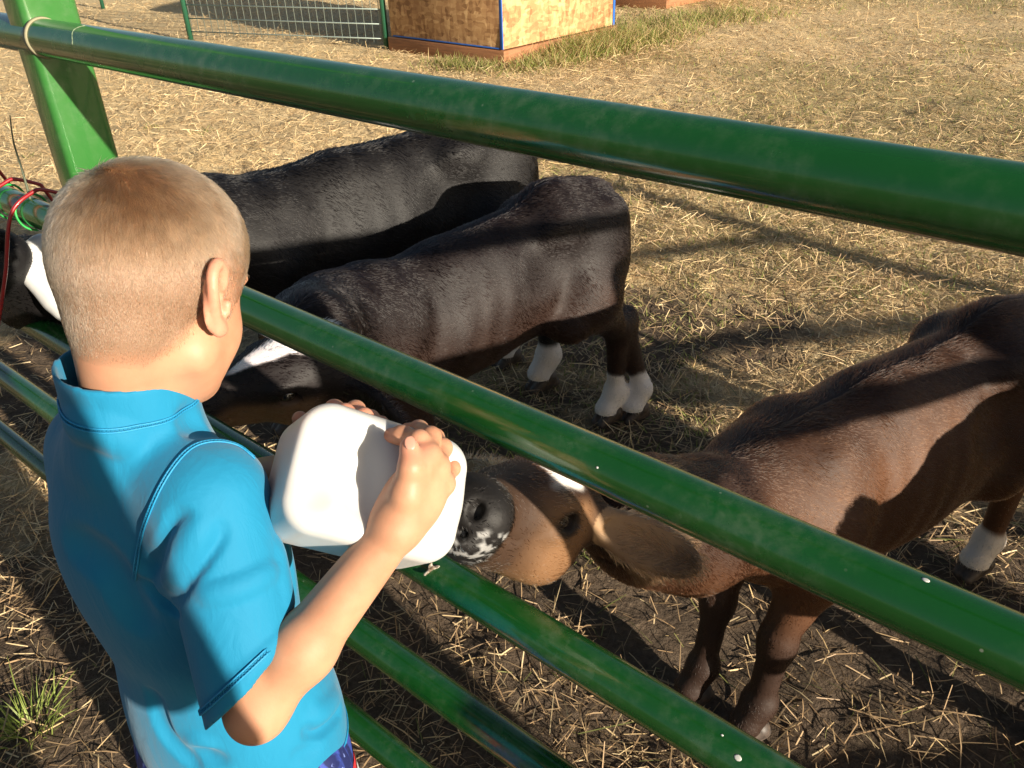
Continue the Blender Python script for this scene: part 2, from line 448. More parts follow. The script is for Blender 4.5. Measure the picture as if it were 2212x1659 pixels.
def build_ground():
    # one sheet: fine near the gate, coarse out to the horizon
    def axis(lo, hi, step, out):
        a = np.arange(lo, hi + 1e-6, step); g = step; L = []; R = []; l = lo; r = hi
        while r < out:
            g *= 1.22; r += g; R.append(r); l -= g; L.append(l)
        return np.concatenate([np.array(L[::-1]), a, np.array(R)])
    xs = axis(-3.2, 3.2, .018, 900); ys = axis(-.8, 6.2, .018, 900)
    X, Y = np.meshgrid(xs, ys, indexing='ij'); near = np.exp(-np.maximum(np.hypot(X, Y - 3) - 14, 0) / 20)
    Z = ground_z(X, Y) * near
    V = np.stack([X, Y, Z], -1).reshape(-1, 3); nx, ny = X.shape
    i, j = np.meshgrid(np.arange(nx - 1), np.arange(ny - 1), indexing='ij')
    F = np.stack([i * ny + j, (i + 1) * ny + j, (i + 1) * ny + j + 1, i * ny + j + 1], -1).reshape(-1, 4)
    me = mesh_from(V, F, 'ground')
    a = me.attributes.new('straw', 'FLOAT', 'POINT'); a.data.foreach_set('value', straw_amount(V[:, 0], V[:, 1]).astype(np.float32))
    gx = sstep(-.3, 2.2, V[:, 0] + .12 * V[:, 1]) * sstep(.42, .68, noise2(V[:, 0], V[:, 1], .8, 41)) * sstep(1.5, 3.0, V[:, 1])
    a = me.attributes.new('green', 'FLOAT', 'POINT'); a.data.foreach_set('value', (.55 * gx).astype(np.float32))
    tag(link('ground', me, mat_ground()), kind='structure')
build_ground()

def ribbons(name, n, pos, length, width, yaw, pitch, roll, bend, tint, mat, blade=False):
    """thin bent strips of straw or grass: 3 cross-sections each"""
    d = np.stack([np.cos(yaw) * np.cos(pitch), np.sin(yaw) * np.cos(pitch), np.sin(pitch)], 1)
    side0 = np.stack([-np.sin(yaw), np.cos(yaw), np.zeros(n)], 1); up = np.cross(d, side0)
    side = side0 * np.cos(roll)[:, None] + up * np.sin(roll)[:, None]; nrm = np.cross(d, side)
    ts = (0, .4, .75, 1.0) if blade else (-.5, 0.0, .5)
    V = []
    for t in ts:
        if blade:
            c = pos + d * (t * length)[:, None]; c = c + np.stack([np.cos(yaw), np.sin(yaw), np.zeros(n)], 1) * (bend * t * t * length)[:, None]
            c[:, 2] -= np.abs(bend) * .35 * t * t * length; w = width * (1 - t * t * .95)
        else:
            c = pos + d * (t * length)[:, None] + nrm * ((.25 - t * t) * bend * length)[:, None]; w = width * (1.0 if t == 0 else .75)
        V += [c - side * (w * .5)[:, None], c + side * (w * .5)[:, None]]
    V = np.stack(V, 1); m = V.shape[1]; V = V.reshape(-1, 3)
    b = (np.arange(n) * m)[:, None]
    F = np.concatenate([b + np.array([[2 * k, 2 * k + 2, 2 * k + 3, 2 * k + 1]]) for k in range(m // 2 - 1)])
    me = mesh_from(V, F, name); color_attr(me, 'tint', np.repeat(tint, m, 0))
    return link(name, me, mat, smooth=False)

def ground_samples(n, r0=.45, r1=17, az=54, r=rng):
    R = np.exp(r.uniform(math.log(r0), math.log(r1), n)); a = np.radians(r.uniform(-az, az, n))
    x, y = R * np.sin(a), R * np.cos(a) ; return x, y, R

def build_straw():
    n = 420000
    x, y, R = ground_samples(n); s = straw_amount(x, y); keep = rng.random(n) < (.045 + .97 * s ** 1.35) ; x, y, R, s = x[keep], y[keep], R[keep], s[keep]; n = len(x)
    z = ground_z(x, y) + .002 + rng.random(n) ** 2 * (.008 + .035 * s)
    L = rng.lognormal(math.log(.055), .5, n) * (1 + .035 * R); wd = rng.uniform(.0013, .0030, n) * (1 + .10 * R)
    yaw = rng.uniform(0, 2 * math.pi, n); pit = rng.normal(0, .24, n) + (rng.random(n) < .10) * rng.uniform(.2, .9, n)
    # dry gold, grey-brown weathered, a little green
    k = rng.random(n)[:, None]; gold = np.array([.72, .51, .25]) * (1 - k) + np.array([.90, .71, .42]) * k
    brown = np.array([.38, .245, .13]) * (1 - k) + np.array([.58, .41, .235]) * k; green = np.array([.15, .17, .05]) * (1 - k) + np.array([.28, .27, .09]) * k
    gx = sstep(-1.2, 1.6, x + .8 * (noise2(x, y, .6, 21) - .5) * 2) * (.35 + .65 * noise2(x, y, .9, 22))
    pg = np.clip(.12 + .45 * s + .35 * (1 - gx), 0, 1) * .82
    t = np.where((rng.random(n) < pg)[:, None], gold, brown); t = np.where((rng.random(n) < .10 * gx)[:, None], green, t)
    t *= rng.uniform(.7, 1.12, n)[:, None]
    o = ribbons('loose_straw', n, np.stack([x, y, z], 1), L, wd, yaw, pit, rng.normal(0, .5, n), rng.normal(0, .35, n), t, STRAW)
    tag(o, 'loose dry straw and dead grass scattered over the soil', 'straw', kind='stuff')
    # curled dead weeds and clods of root near the gate
    n = 26000
    x, y, R = ground_samples(n, .6, 5.0); m = (noise2(x, y, 2.2, 31) > .5) & (rng.random(n) < .25 + 1.2 * straw_amount(x, y)); x, y = x[m], y[m]; n = len(x)
    k = rng.random(n)[:, None]; t = np.array([.20, .13, .07]) * (1 - k) + np.array([.42, .30, .165]) * k
    o = ribbons('dead_grass', n, np.stack([x, y, ground_z(x, y)], 1), rng.uniform(.02, .07, n), rng.uniform(.0015, .0035, n), rng.uniform(0, 6.3, n),
                rng.uniform(.1, 1.2, n), rng.normal(0, .8, n), rng.normal(.2, .9, n), t, STRAW, blade=True)
    tag(o, 'short curled dead grass standing on the trodden soil', 'dead grass', kind='stuff')
build_straw()

def build_grass():
    P = []; H = []
    def patch(cx, cy, rx, ry, n, h, rot=0.0):
        a = rng.normal(0, 1, (n, 2)) * .5; u = a[:, 0] * rx; v = a[:, 1] * ry
        P.append(np.stack([cx + u * math.cos(rot) - v * math.sin(rot), cy + u * math.sin(rot) + v * math.cos(rot)], 1)); H.append(np.full(n, h))
    patch(.98, 9.45, .75, .40, 4200, .22, .83); patch(.45, 8.55, .55, .28, 700, .13, .8); patch(-.35, 8.6, .5, .25, 900, .12, -.7)
    patch(2.5, 11.0, 1.2, .6, 1500, .14, .4); patch(1.6, 9.9, .9, .5, 1600, .15, 1.0)
    n = 42000; x, y, R = ground_samples(n, 1.5, 14); m = (noise2(x, y, .8, 41) * sstep(-1.8, 2.0, x + .12 * y)) > .34
    P.append(np.stack([x[m], y[m]], 1)); H.append(np.full(m.sum(), .035) * (1 + .06 * R[m]))
    for i in range(46):
        xx, yy, RR_ = ground_samples(1, 1.9, 10); patch(xx[0], yy[0], .09, .07, 26, .05)
    P = np.concatenate(P); H = np.concatenate(H); n = len(P); k = rng.random(n)[:, None]
    t = np.array([.15, .19, .04]) * (1 - k) + np.array([.34, .36, .11]) * k; t = np.where((rng.random(n) < .40)[:, None], np.array([.52, .39, .20]), t)
    far = np.hypot(P[:, 0], P[:, 1])
    o = ribbons('short_grass', n, np.stack([P[:, 0], P[:, 1], ground_z(P[:, 0], P[:, 1]) - .004], 1), H * rng.uniform(.5, 1.25, n), rng.uniform(.002, .0038, n) * (1 + .16 * far), rng.uniform(0, 6.3, n),
                rng.uniform(.75, 1.5, n), rng.normal(0, .6, n), rng.uniform(.1, .7, n), t, GRASS, blade=True)
    tag(o, 'short green grass growing in patches through the straw and beside the hutch', 'grass', kind='stuff')
build_grass()

def grass_tuft(c, n, h, spread, label, green=(.20, .27, .05), green2=(.40, .46, .13)):
    p = rng.normal(0, spread, (n, 2)); k = rng.random(n)[:, None]; t = np.array(green) * (1 - k) + np.array(green2) * k
    yaw = np.arctan2(p[:, 1], p[:, 0]) + rng.normal(0, .5, n)
    o = ribbons('grass_tuft', n, np.stack([c[0] + p[:, 0], c[1] + p[:, 1], np.full(n, -.004)], 1), h * rng.uniform(.45, 1.2, n), rng.uniform(.0025, .005, n), yaw,
                rng.uniform(.8, 1.5, n), rng.normal(0, .5, n), rng.uniform(.1, .6, n), t, GRASS, blade=True)
    return tag(o, label, 'grass')
grass_tuft((-1.075, 1.17), 95, .10, .028, 'bright green tuft of grass in the sunlit gap behind the boy')

# ------------------------------------------------------------------ gate of green pipe
def build_gate():
    g = tag(empty('pipe_gate', gate_pt(-1.3, 0)), 'glossy green gate of five round steel pipes that the boy feeds a calf through', 'gate')
    for i, z in enumerate(RAIL_Z):
        s0, s1 = -4.2, .60
        path = np.array([gate_pt(s, z) for s in np.linspace(s0, s1, 60)])
        r = np.full(60, RR)
        V, F = tube(path, r, 40); link('rail', mesh_from(V, F, 'rail'), PAINT, g)
        # pale scuffed weld rings where sleeves were ground back
        for s in ((-1.22, -.42) if i == 0 else ()):
            pass
    # upright: square tube that the rails run through, leaning slightly
    lean = .06
    def upright(s, w, top, lab=None):
        Q = np.stack([GD, GN, A(0, 0, 1)])
        ax = unit(A(0, 0, 1) + GN * lean * .0 + GD * 0.0)
        c = gate_pt(s, top / 2, .020)
        o = bevel_box('upright', c, (.03, w, top / 2 - .0), Q, POST_PAINT, g, .010, 4)
        return o
    upright(-1.335, .040, 2.15); 
    # collars round the rail ends at the upright
    for z in RAIL_Z:
        V, F = tube([gate_pt(-1.307, z), gate_pt(-1.299, z)], [RR * 1.10, RR * 1.05], 36)
        link('collar', mesh_from(V, F, 'collar'), simple('weld', (.30, .27, .17), .6) if z == RAIL_Z[0] else PAINT, g)
    # streaks of pale lichen-like scuff on the top rail and the chips on the second
    chip = simple('chipped_paint', (.20, .25, .16), .7)
    for s, i, a in ((-1.17, 0, 2.2),):
        z = RAIL_Z[i]; n = 18
        ang = np.linspace(a - .55, a + .75, n)      # angle round the pipe, from the far side over the top
        p = np.array([gate_pt(s + .004 * math.sin(5 * t), z) + (GN * math.cos(t) + A(0, 0, math.sin(t))) * (RR + .0002) for t in ang])
        V, F = tube(p, 0.00045 * (1 + .5 * np.sin(np.arange(n) * 2.1)), 6); link('scratch', mesh_from(V, F, 'scratch'), chip, g)
    # pale droppings and chips stuck to the pipes
    spot = simple('pale_spot', (.62, .62, .58), .6)
    for px, py, i, r in ((1594, 1637, 2, .0030), (1560, 1588, 2, .0012), (2000, 1253, 1, .0022), (930, 1385, 3, .0012), (1290, 1010, 1, .0011), (1820, 1130, 1, .0012)):
        d = unit(at(px, py, 1) - CAM); p0 = gate_pt(0, RAIL_Z[i]); q = CAM - p0
        a = d - GD * (d @ GD); b = q - GD * (q @ GD); A2, B2, C2 = a @ a, 2 * a @ b, b @ b - RR ** 2; D2 = B2 * B2 - 4 * A2 * C2
        if D2 < 0: continue
        p = CAM + d * ((-B2 - math.sqrt(D2)) / (2 * A2)); nr = p - p0; nr = unit(nr - GD * (nr @ GD))
        gg = Grid(p - .006, p + .006, .0004); gg.ell(p, (r * 1.3, r, .0005), frame(GD, nr), k=0); v, f = gg.mesh()
        if len(f): link('spot', mesh_from(v, f, 'spot'), spot, g)
    return g
GATE = build_gate()
def build_side_panel():
    a = A(.80, .12, 0); u = unit(A(.98, .20, 0)); n = A(-u[1], u[0], 0)
    g = tag(empty('pipe_fence', a + u * 1.5), 'second green pipe fence panel meeting the right end of the gate', 'fence')
    for z in RAIL_Z:
        V, F = tube([a + u * .05 + A(0, 0, z), a + u * 3.4 + A(0, 0, z)], RR, 28); link('rail', mesh_from(V, F, 'rail'), PAINT, g)
    for s in (0.0, 3.45): bevel_box('upright', a + u * s + A(0, 0, .715), (.05, .05, .715), np.stack([u, n, A(0, 0, 1)]), PAINT, g, .010, 4)
    return g
build_side_panel()

# ------------------------------------------------------------------ far things: hutches and the wire fence
def build_hutch(corner, left, right, h, label, skid=.14, depth=None):
    """corner: nearest base corner; left / right: base corners either side"""
    corner, left, right = (np.array([*p, 0.0]) for p in (corner, left, right))
    a = left - corner; b = right - corner; la, lb = np.linalg.norm(a), depth or np.linalg.norm(b)
    ua = a / la; ub = unit(b - (b @ ua) * ua); c = corner + ua * la / 2 + ub * lb / 2
    Q = np.stack([ua, ub, np.cross(ua, ub)])
    g = tag(empty('animal_hutch', c), label, 'hutch')
    brown = NT('stained_board'); nn = brown.noise(brown.map(brown.coords(), (2, 2, 30)), 2, 4); brown.l(brown.ramp(nn.outputs[0], [(.3, (.20, .085, .035)), (.7, (.33, .145, .06))]).outputs[0], brown.p.inputs[0]); brown.set(Roughness=.7)
    blue = simple('blue_trim', (.02, .11, .42), .6)
    t = .012
    for s, L, u, v in ((-1, la, ua, ub), (1, la, ua, ub)):
        bevel_box('panel', c + v * s * (lb / 2 - t) + A(0, 0, skid + h / 2), (L / 2, t, h / 2), np.stack([u, v, A(0, 0, 1)]), OSB, g, .002)
    for s in (-1, 1):
        bevel_box('panel', c + ua * s * (la / 2 - t) + A(0, 0, skid + h / 2), (lb / 2 - 2 * t - .001, t, h / 2), np.stack([ub, ua, A(0, 0, 1)]), OSB, g, .002)
    for s, L, u, v in ((-1, la, ua, ub), (1, la, ua, ub)):
        bevel_box('skid', c + v * s * (lb / 2 - .01) + A(0, 0, skid / 2 - .01), (L / 2 + .03, .035, skid / 2), np.stack([u, v, A(0, 0, 1)]), brown.m, g, .004)
    for s in (-1, 1):
        bevel_box('skid', c + ua * s * (la / 2 - .01) + A(0, 0, skid / 2 - .01), (lb / 2 - .048, .035, skid / 2), np.stack([ub, ua, A(0, 0, 1)]), brown.m, g, .004)
    bevel_box('corner_trim', corner + ua * .012 - ub * .004 + A(0, 0, skid + h / 2), (.018, .006, h / 2), np.stack([ua, ub, A(0, 0, 1)]), blue, g, .002)
    right = corner + ub * lb
    bevel_box('corner_trim', right + ua * -.004 - ub * .012 + A(0, 0, skid + h / 2), (.006, .018, h / 2), np.stack([ua, ub, A(0, 0, 1)]), blue, g, .002)
    bevel_box('base_trim', c - ub * (lb / 2 + .003) + A(0, 0, skid + .006), (la / 2 - .04, .005, .006), Q, blue, g, .001)
    ap = rad(9); v2 = unit(ub * math.cos(ap) + A(0, 0, math.sin(ap)))
    bevel_box('roof', c + A(0, 0, skid + h + .02 + lb / 2 * math.tan(ap)), (la / 2 + .12, lb / 2 / math.cos(ap) + .14, .02), np.stack([ua, v2, np.cross(ua, v2)]), simple('roof_sheet', (.32, .33, .34), .5), g, .003)
    return g
build_hutch((.028, 8.651), (-1.19, 9.772), (1.477, 10.95), 1.45, 'nearer strand board hutch with a blue corner strip, standing beside the wire fence', depth=1.85)
build_hutch((2.261, 12.238), (1.04, 13.36), (3.70, 14.6), 1.45, 'farther strand board hutch, only a low corner of it in view at the top', .12, depth=1.85)

def build_fence():
    g = tag(empty('wire_fence', (-3.788, 10.955, 0)), 'green wire mesh fence panel between the grey-green post and the strand board hutch', 'fence')
    gr = simple('fence_green', (.015, .085, .045), .45); wire = simple('galvanised_wire', (.30, .36, .33), .35, Metallic=.6)
    p0, p1 = A(-3.788, 10.955, 0), A(-1.262, 9.86, 0)
    for i, p in enumerate((p0, p1)):
        V, F = tube([p - A(0, 0, .1), p + A(0, 0, 1.5)], .032, 14); link('post', mesh_from(V, F, 'post'), gr, g)
    V = []; parts = []
    for z in np.arange(.10, 1.36, .15): parts.append(tube([p0 + A(0, 0, z), p1 + A(0, 0, z)], .0075, 6))
    for t in np.linspace(0.02, .98, 27): parts.append(tube([p0 + (p1 - p0) * t + A(0, 0, .06), p0 + (p1 - p0) * t + A(0, 0, 1.33)], .0042, 6))
    V, F = join_parts(parts); link('wire_mesh', mesh_from(V, F, 'wire_mesh'), wire, g)
    q = at(223, 18, 1); v = q - CAM; b = CAM + v * (CAM[2] / -v[2])
    V, F = tube([b - A(0, 0, .1), b + A(0, 0, 1.4)], .03, 12)
    tag(link('fence_post', mesh_from(V, F, 'fence_post'), gr), 'lone thin green post standing in straw left of the wire fence panel', 'post')
build_fence()

# ------------------------------------------------------------------ calves
def mat_eye():
    n = NT('dark_eye'); n.set(Base_Color=(.008, .006, .006), Roughness=.08, Coat_Weight=1.0); return n.m
EYE = mat_eye()
HOOF = NT('hoof_horn'); _h = HOOF.noise(HOOF.coords(), 60, 3); HOOF.l(HOOF.ramp(_h.outputs[0], [(.3, (.035, .026, .022)), (.8, (.11, .08, .062))]).outputs[0], HOOF.p.inputs[0]); HOOF.set(Roughness=.55)

def build_calf(name, label, origin, heading, neck, head, coat, scale=1.0, feet=None, hh=.0035, nfur=70000, hair_r=.0007, seed=1, fine_head=True, HL=1.0, ear=(.80, .42, .42), drop=0.0, deep=0.0, extra=None):
    """origin: ground point under the middle of the trunk; heading: unit 2-D; neck / head given in world points"""
    r = np.random.default_rng(seed)
    X = A(heading[0], heading[1], 0); X = unit(X); Y = A(-X[1], X[0], 0); O = A(origin[0], origin[1], 0)
    B = np.stack([X, Y, A(0, 0, 1)])                        # rows: local axes
    loc = lambda p: (B @ (np.asarray(p, float) - O)) / scale
    ldir = lambda v: B @ np.asarray(v, float)
    muz, m, fup = loc(head[1]), None, ldir(head[2])
    m = unit(muz - loc(head[0])); f = unit(fup - (fup @ m) * m); s = np.cross(m, f); poll = muz - m * .285 * HL + f * .062 * HL; HQ = np.stack([m, s, f])
    hp = lambda a, b, c: poll + m * a * HL + s * b * HL + f * c * HL
    nk = [(loc(p), q) for p, q in neck]
    ft = feet or {}
    foot = {k: (loc((*ft[k], 0)) if k in ft else d) for k, d in dict(fl=A(.29, .09, 0), fr=A(.27, -.09, 0), hl=A(-.40, .095, 0), hr=A(-.36, -.095, 0)).items()}
    def model(g):
        k = .05
        # trunk
        g.ell((.10, 0, .585 - .5 * drop - .6 * deep), (.34, .142 + .3 * deep, .185 + .5 * deep), k=k, rot=frame((1, 0, -.10), (0, 0, 1))); g.ell((-.12, 0, .585 - .6 * deep), (.30, .135 + .4 * deep, .165 + .5 * deep), k=.07)
        g.cone((.34, 0, .68 - drop), (.08, 0, .715 - .6 * drop), .055, .05, k=.07); g.cone((.08, 0, .715 - .6 * drop), (-.28, 0, .755), .05, .055, k=.07)
        g.ell((-.33, 0, .66), (.17, .128, .145), k=.06); g.cone((-.26, 0, .775), (-.43, 0, .765), .05, .045, k=.05)
        for y in (-1, 1):
            g.ell((-.25, y * .092, .73), (.060, .036, .045), k=.065); g.ell((-.455, y * .055, .725), (.035, .03, .04), k=.04)
            g.ell((.28, y * .080, .575 - .7 * drop), (.095, .062, .17), k=.06); g.ell((.30, y * .032, .70 - drop), (.07, .028, .045), k=.06)
            # front leg
            fo = foot['fl' if y > 0 else 'fr']; el = A(.265, y * .095, .46); kn = A(.6 * fo[0] + .4 * .29, .6 * fo[1] + .4 * y * .09, .275); fe = fo + A(-.012, 0, .105)
            g.cone((.30, y * .095, .58), el, .085, .062, k=.05); g.cone(el, kn + A(0, 0, .03), .060, .036, k=.03); g.ell(kn, (.040, .038, .05), k=.02)
            g.cone(kn, fe, .032, .025, k=.02); g.ell(fe, (.034, .034, .034), k=.02); g.cone(fe, fo + A(.02, 0, .055), .028, .034, k=.02)
            # hind leg
            fo = foot['hl' if y > 0 else 'hr']; st = A(-.265, y * .105, .48); ho = A(.55 * fo[0] - .45 * .40 - .045, .75 * fo[1] + .25 * y * .095, .335); fe = fo + A(-.015, 0, .11)
            g.ell((-.37, y * .085, .585), (.115, .068, .19), k=.05, rot=frame((1, 0, .35), (0, 0, 1)))
            g.cone((-.33, y * .095, .54), st, .09, .070, k=.05); g.cone((-.35, y * .10, .50), ho, .080, .034, k=.04); g.ell(ho + A(-.012, 0, .012), (.042, .03, .045), k=.02)
            g.cone(ho, fe, .034, .027, k=.02); g.ell(fe, (.036, .036, .034), k=.02); g.cone(fe, fo + A(.022, 0, .055), .030, .036, k=.02)
        g.ell((.38, 0, .60), (.09, .105, .14), k=.06)
        for y in (-1, 1): g.ell((-.165, y * .165, .665), (.075, .040, .055), k=.06, sub=True)
        # tail
        g.chain([(A(-.475, 0, .765), .024), (A(-.525, 0, .70), .019), (A(-.535, .005, .55), .014), (A(-.53, .01, .40), .018), (A(-.525, .012, .30), .012)], k=.02)
        # neck
        pts = nk
        for (a, ra), (b, rb) in zip(pts[:-1], pts[1:]): g.cone(a, b, ra, rb, k=.06)
        # skull
        ge = lambda c, r, rot, k=.02, sub=False: g.ell(c, np.array(r) * HL, rot, k, sub)
        gc = lambda a, b, r1, r2, k=.02, sub=False: g.cone(a, b, r1 * HL, r2 * HL, k, sub)
        ge(hp(.045, 0, -.052), (.085, .073, .066), HQ, k=.03); ge(hp(.105, 0, -.055), (.085, .068, .058), HQ, k=.03)
        gc(hp(.11, 0, -.058), hp(.235, 0, -.064), .050, .037, k=.03); ge(hp(.252, 0, -.064), (.040, .054, .043), HQ, k=.02)
        gc(hp(.06, 0, -.115), hp(.235, 0, -.100), .040, .026, k=.035); ge(hp(.268, 0, -.098), (.022, .034, .018), HQ, k=.012)
        for y in (-1, 1):
            ge(hp(.075, y * .034, -.098), (.062, .030, .048), HQ, k=.03)
            ge(hp(.118, y * .055, -.038), (.030, .017, .016), HQ, k=.016)          # brow
            ge(hp(.115, y * .068, -.054), (.017, .014, .013), HQ, k=.006, sub=True)  # socket
            ge(hp(.118, y * .056, -.072), (.028, .013, .010), HQ, k=.012)          # under lid
            ge(hp(.284, y * .024, -.056), (.013, .008, .011), HQ, k=.006, sub=True)  # nostril
            gc(hp(.295, y * .01, -.086), hp(.19, y * .046, -.088), .004, .004, k=.008, sub=True)  # mouth line
            e = unit(s * y * ear[0] - m * ear[1] - f * ear[2]); b0 = hp(.015, y * .058, -.050); EQ = frame(e, f * .25 + m * .95)
            gc(b0, b0 + e * .04 * HL, .026, .022, k=.025)
            ge(b0 + e * .080 * HL, (.070, .036, .017), EQ, k=.015); ge(b0 + e * .122 * HL, (.042, .023, .012), EQ, k=.015); ge(b0 + (e * .088 + EQ[2] * .016) * HL, (.066, .026, .0115), EQ, k=.010, sub=True)
        ge(hp(.012, 0, -.008), (.035, .04, .02), HQ, k=.03)
        if extra: extra(g, hp, HQ)
    lo_ = np.minimum.reduce([A(-.62, -.26, -.01)] + [p - .16 for p, _ in nk] + [hp(.15, 0, -.06) - .26]); hi_ = np.maximum.reduce([A(.5, .26, .9)] + [p + .16 for p, _ in nk] + [hp(.15, 0, -.06) + .26])
    lo_[2] = max(lo_[2], .045)
    wob = lambda P: (.010 * (noise(P + 5, 9.0) - .5) + 0.0011 * np.sin(P[:, 0] * 95 + P[:, 2] * 25) * sstep(-.12, .0, P[:, 0]) * sstep(.24, .14, P[:, 0]) * sstep(.42, .5, P[:, 2]) * sstep(.74, .66, P[:, 2])).astype(np.float32)
    g = Grid(lo_, hi_, .0085); model(g); g.warp(wob)
    hc = hp(.10, 0, -.065); hb = .215 * HL
    V, F = g.mesh(); parts = []
    cen = V[F].mean(1); inb = (np.abs(cen - hc) < hb - .012).all(1)
    used = F[~inb]; parts.append((V, used))
    gh = Grid(hc - hb, hc + hb, hh); model(gh); gh.warp(lambda P: wob(P) * .35); Vh, Fh = gh.mesh(); parts.append((Vh, Fh))
    V, F = join_parts(parts)
    u, inv = np.unique(F, return_inverse=True); V = V[u]; F = inv.reshape(F.shape)
    head_of = lambda P: np.stack([(P - poll) @ m, (P - poll) @ s, (P - poll) @ f], -1) / HL
    me = mesh_from(V * scale, F, name); color_attr(me, 'tint', coat(V, head_of(V)))
    T = Matrix.Identity(4)
    for i in range(3):
        for j in range(3): T[i][j] = B[j][i]
        T[i][3] = O[i]
    o = link(name, me, HIDE); o.matrix_world = T
    tag(o, label, 'calf')
    # hooves: two claws each
    for kf in ('fl', 'fr', 'hl', 'hr'):
        fo = foot[kf]; gg = Grid(fo + A(-.06, -.06, -.005), fo + A(.11, .06, .075), .003)
        for y in (-1, 1):
            gg.cone(fo + A(.0, y * .016, .045), fo + A(.052, y * .013, .012), .026, .014, k=.006); gg.cone(fo + A(-.02, y * .016, .02), fo + A(.05, y * .014, .008), .018, .012, k=.01)
        gg.op(half(fo + A(0, 0, .001), (0, 0, -1), fo - .08, fo + .08), 0, True)
        hv, hf = gg.mesh(); link('hoof', mesh_from(hv * scale, hf, 'hoof'), HOOF.m, o)
    for y in (-1, 1):
        gg = Grid(hp(.115, y * .052, -.054) - .025, hp(.115, y * .052, -.054) + .025, .002); gg.ell(hp(.115, y * .0535, -.054), np.array([.0185, .0150, .0135]) * HL, HQ, k=0)
        ev, ef = gg.mesh(); link('eye', mesh_from(ev * scale, ef, 'eye'), EYE, o)
    # fur
    P, N = scatter(V, F, nfur, r)
    hl = head_of(P); onhead = np.exp(-np.maximum(np.abs(hl[:, 0] - .14) - .12, 0) / .03) * np.exp(-np.maximum(np.hypot(hl[:, 1], hl[:, 2] + .06) - .085, 0) / .03)
    leg = sstep(.48, .36, P[:, 2]) * (1 - onhead)
    D = np.tile(A(-.80, 0, -.60), (len(P), 1)); D[:, 1] += np.sign(P[:, 1]) * .25
    nd = unit(nk[0][0] - nk[-1][0])
    nearneck = sstep(.36, .50, P[:, 0]) * (1 - onhead)
    D = D * (1 - nearneck)[:, None] + (nd * .8 + A(0, 0, -.5))[None] * nearneck[:, None]
    D = D * (1 - leg)[:, None] + A(-.15, 0, -1)[None] * leg[:, None]
    hd_ = -m[None] * .8 + (s[None] * np.sign(hl[:, 1])[:, None]) * .35
    D = D * (1 - onhead)[:, None] + hd_ * onhead[:, None]
    # whirls and cow-licks
    q = np.stack([noise(P + a, 9.0) - .5 for a in (3.1, 7.7, 12.3)], 1); D = D + q * .6
    cl = np.stack([noise(P * 1.0 + a, 60.0) - .5 for a in (1.3, 5.7, 9.3)], 1); D = D + cl * .32
    fh = onhead * sstep(.15, .10, hl[:, 0]) * sstep(.05, .02, np.abs(hl[:, 1])) * sstep(-.05, -.02, hl[:, 2])    # curly forelock
    top = sstep(.74, .79, P[:, 2]) * (np.abs(P[:, 1]) < .04)
    ln = .016 * (1 - .45 * leg) * (1 - .35 * onhead) * (1 + 1.0 * fh + .35 * top) * r.uniform(.6, 1.25, len(P)) / 1.0
    near_m = sstep(.250, .272, hl[:, 0]) * onhead; ln *= 1 - .75 * near_m
    earm = (np.abs(hl[:, 1]) > .085) & (np.abs(hl[:, 0]) < .15) & (np.linalg.norm(hl, axis=1) < .25); ln = np.where(earm, .022, ln)
    lift = .12 + .16 * r.random(len(P)) + .40 * fh + .12 * top
    tint = coat(P, hl) * r.uniform(.65, 1.25, (len(P), 1))
    N = N; eyed = np.hypot(hl[:, 0] - .115, hl[:, 2] + .054) + (np.abs(hl[:, 1]) < .03); keep = (r.random(len(P)) < 1 - .85 * near_m) & (eyed > .0165)
    P, N, D, ln, lift, tint = P[keep], N[keep], D[keep], ln[keep], lift[keep], tint[keep]
    strands('fur', P * scale, N, D, ln * scale, hair_r, lift, tint, FUR, o, jit=.10, r=r, curl=.12)
    return o

def mixc(a, b, t): return np.asarray(a)[None] * (1 - t[:, None]) + np.asarray(b)[None] * t[:, None]
def over(c, col, m): return c * (1 - m[:, None]) + np.asarray(col)[None] * m[:, None]
HEAD2 = (-.81, -.585)

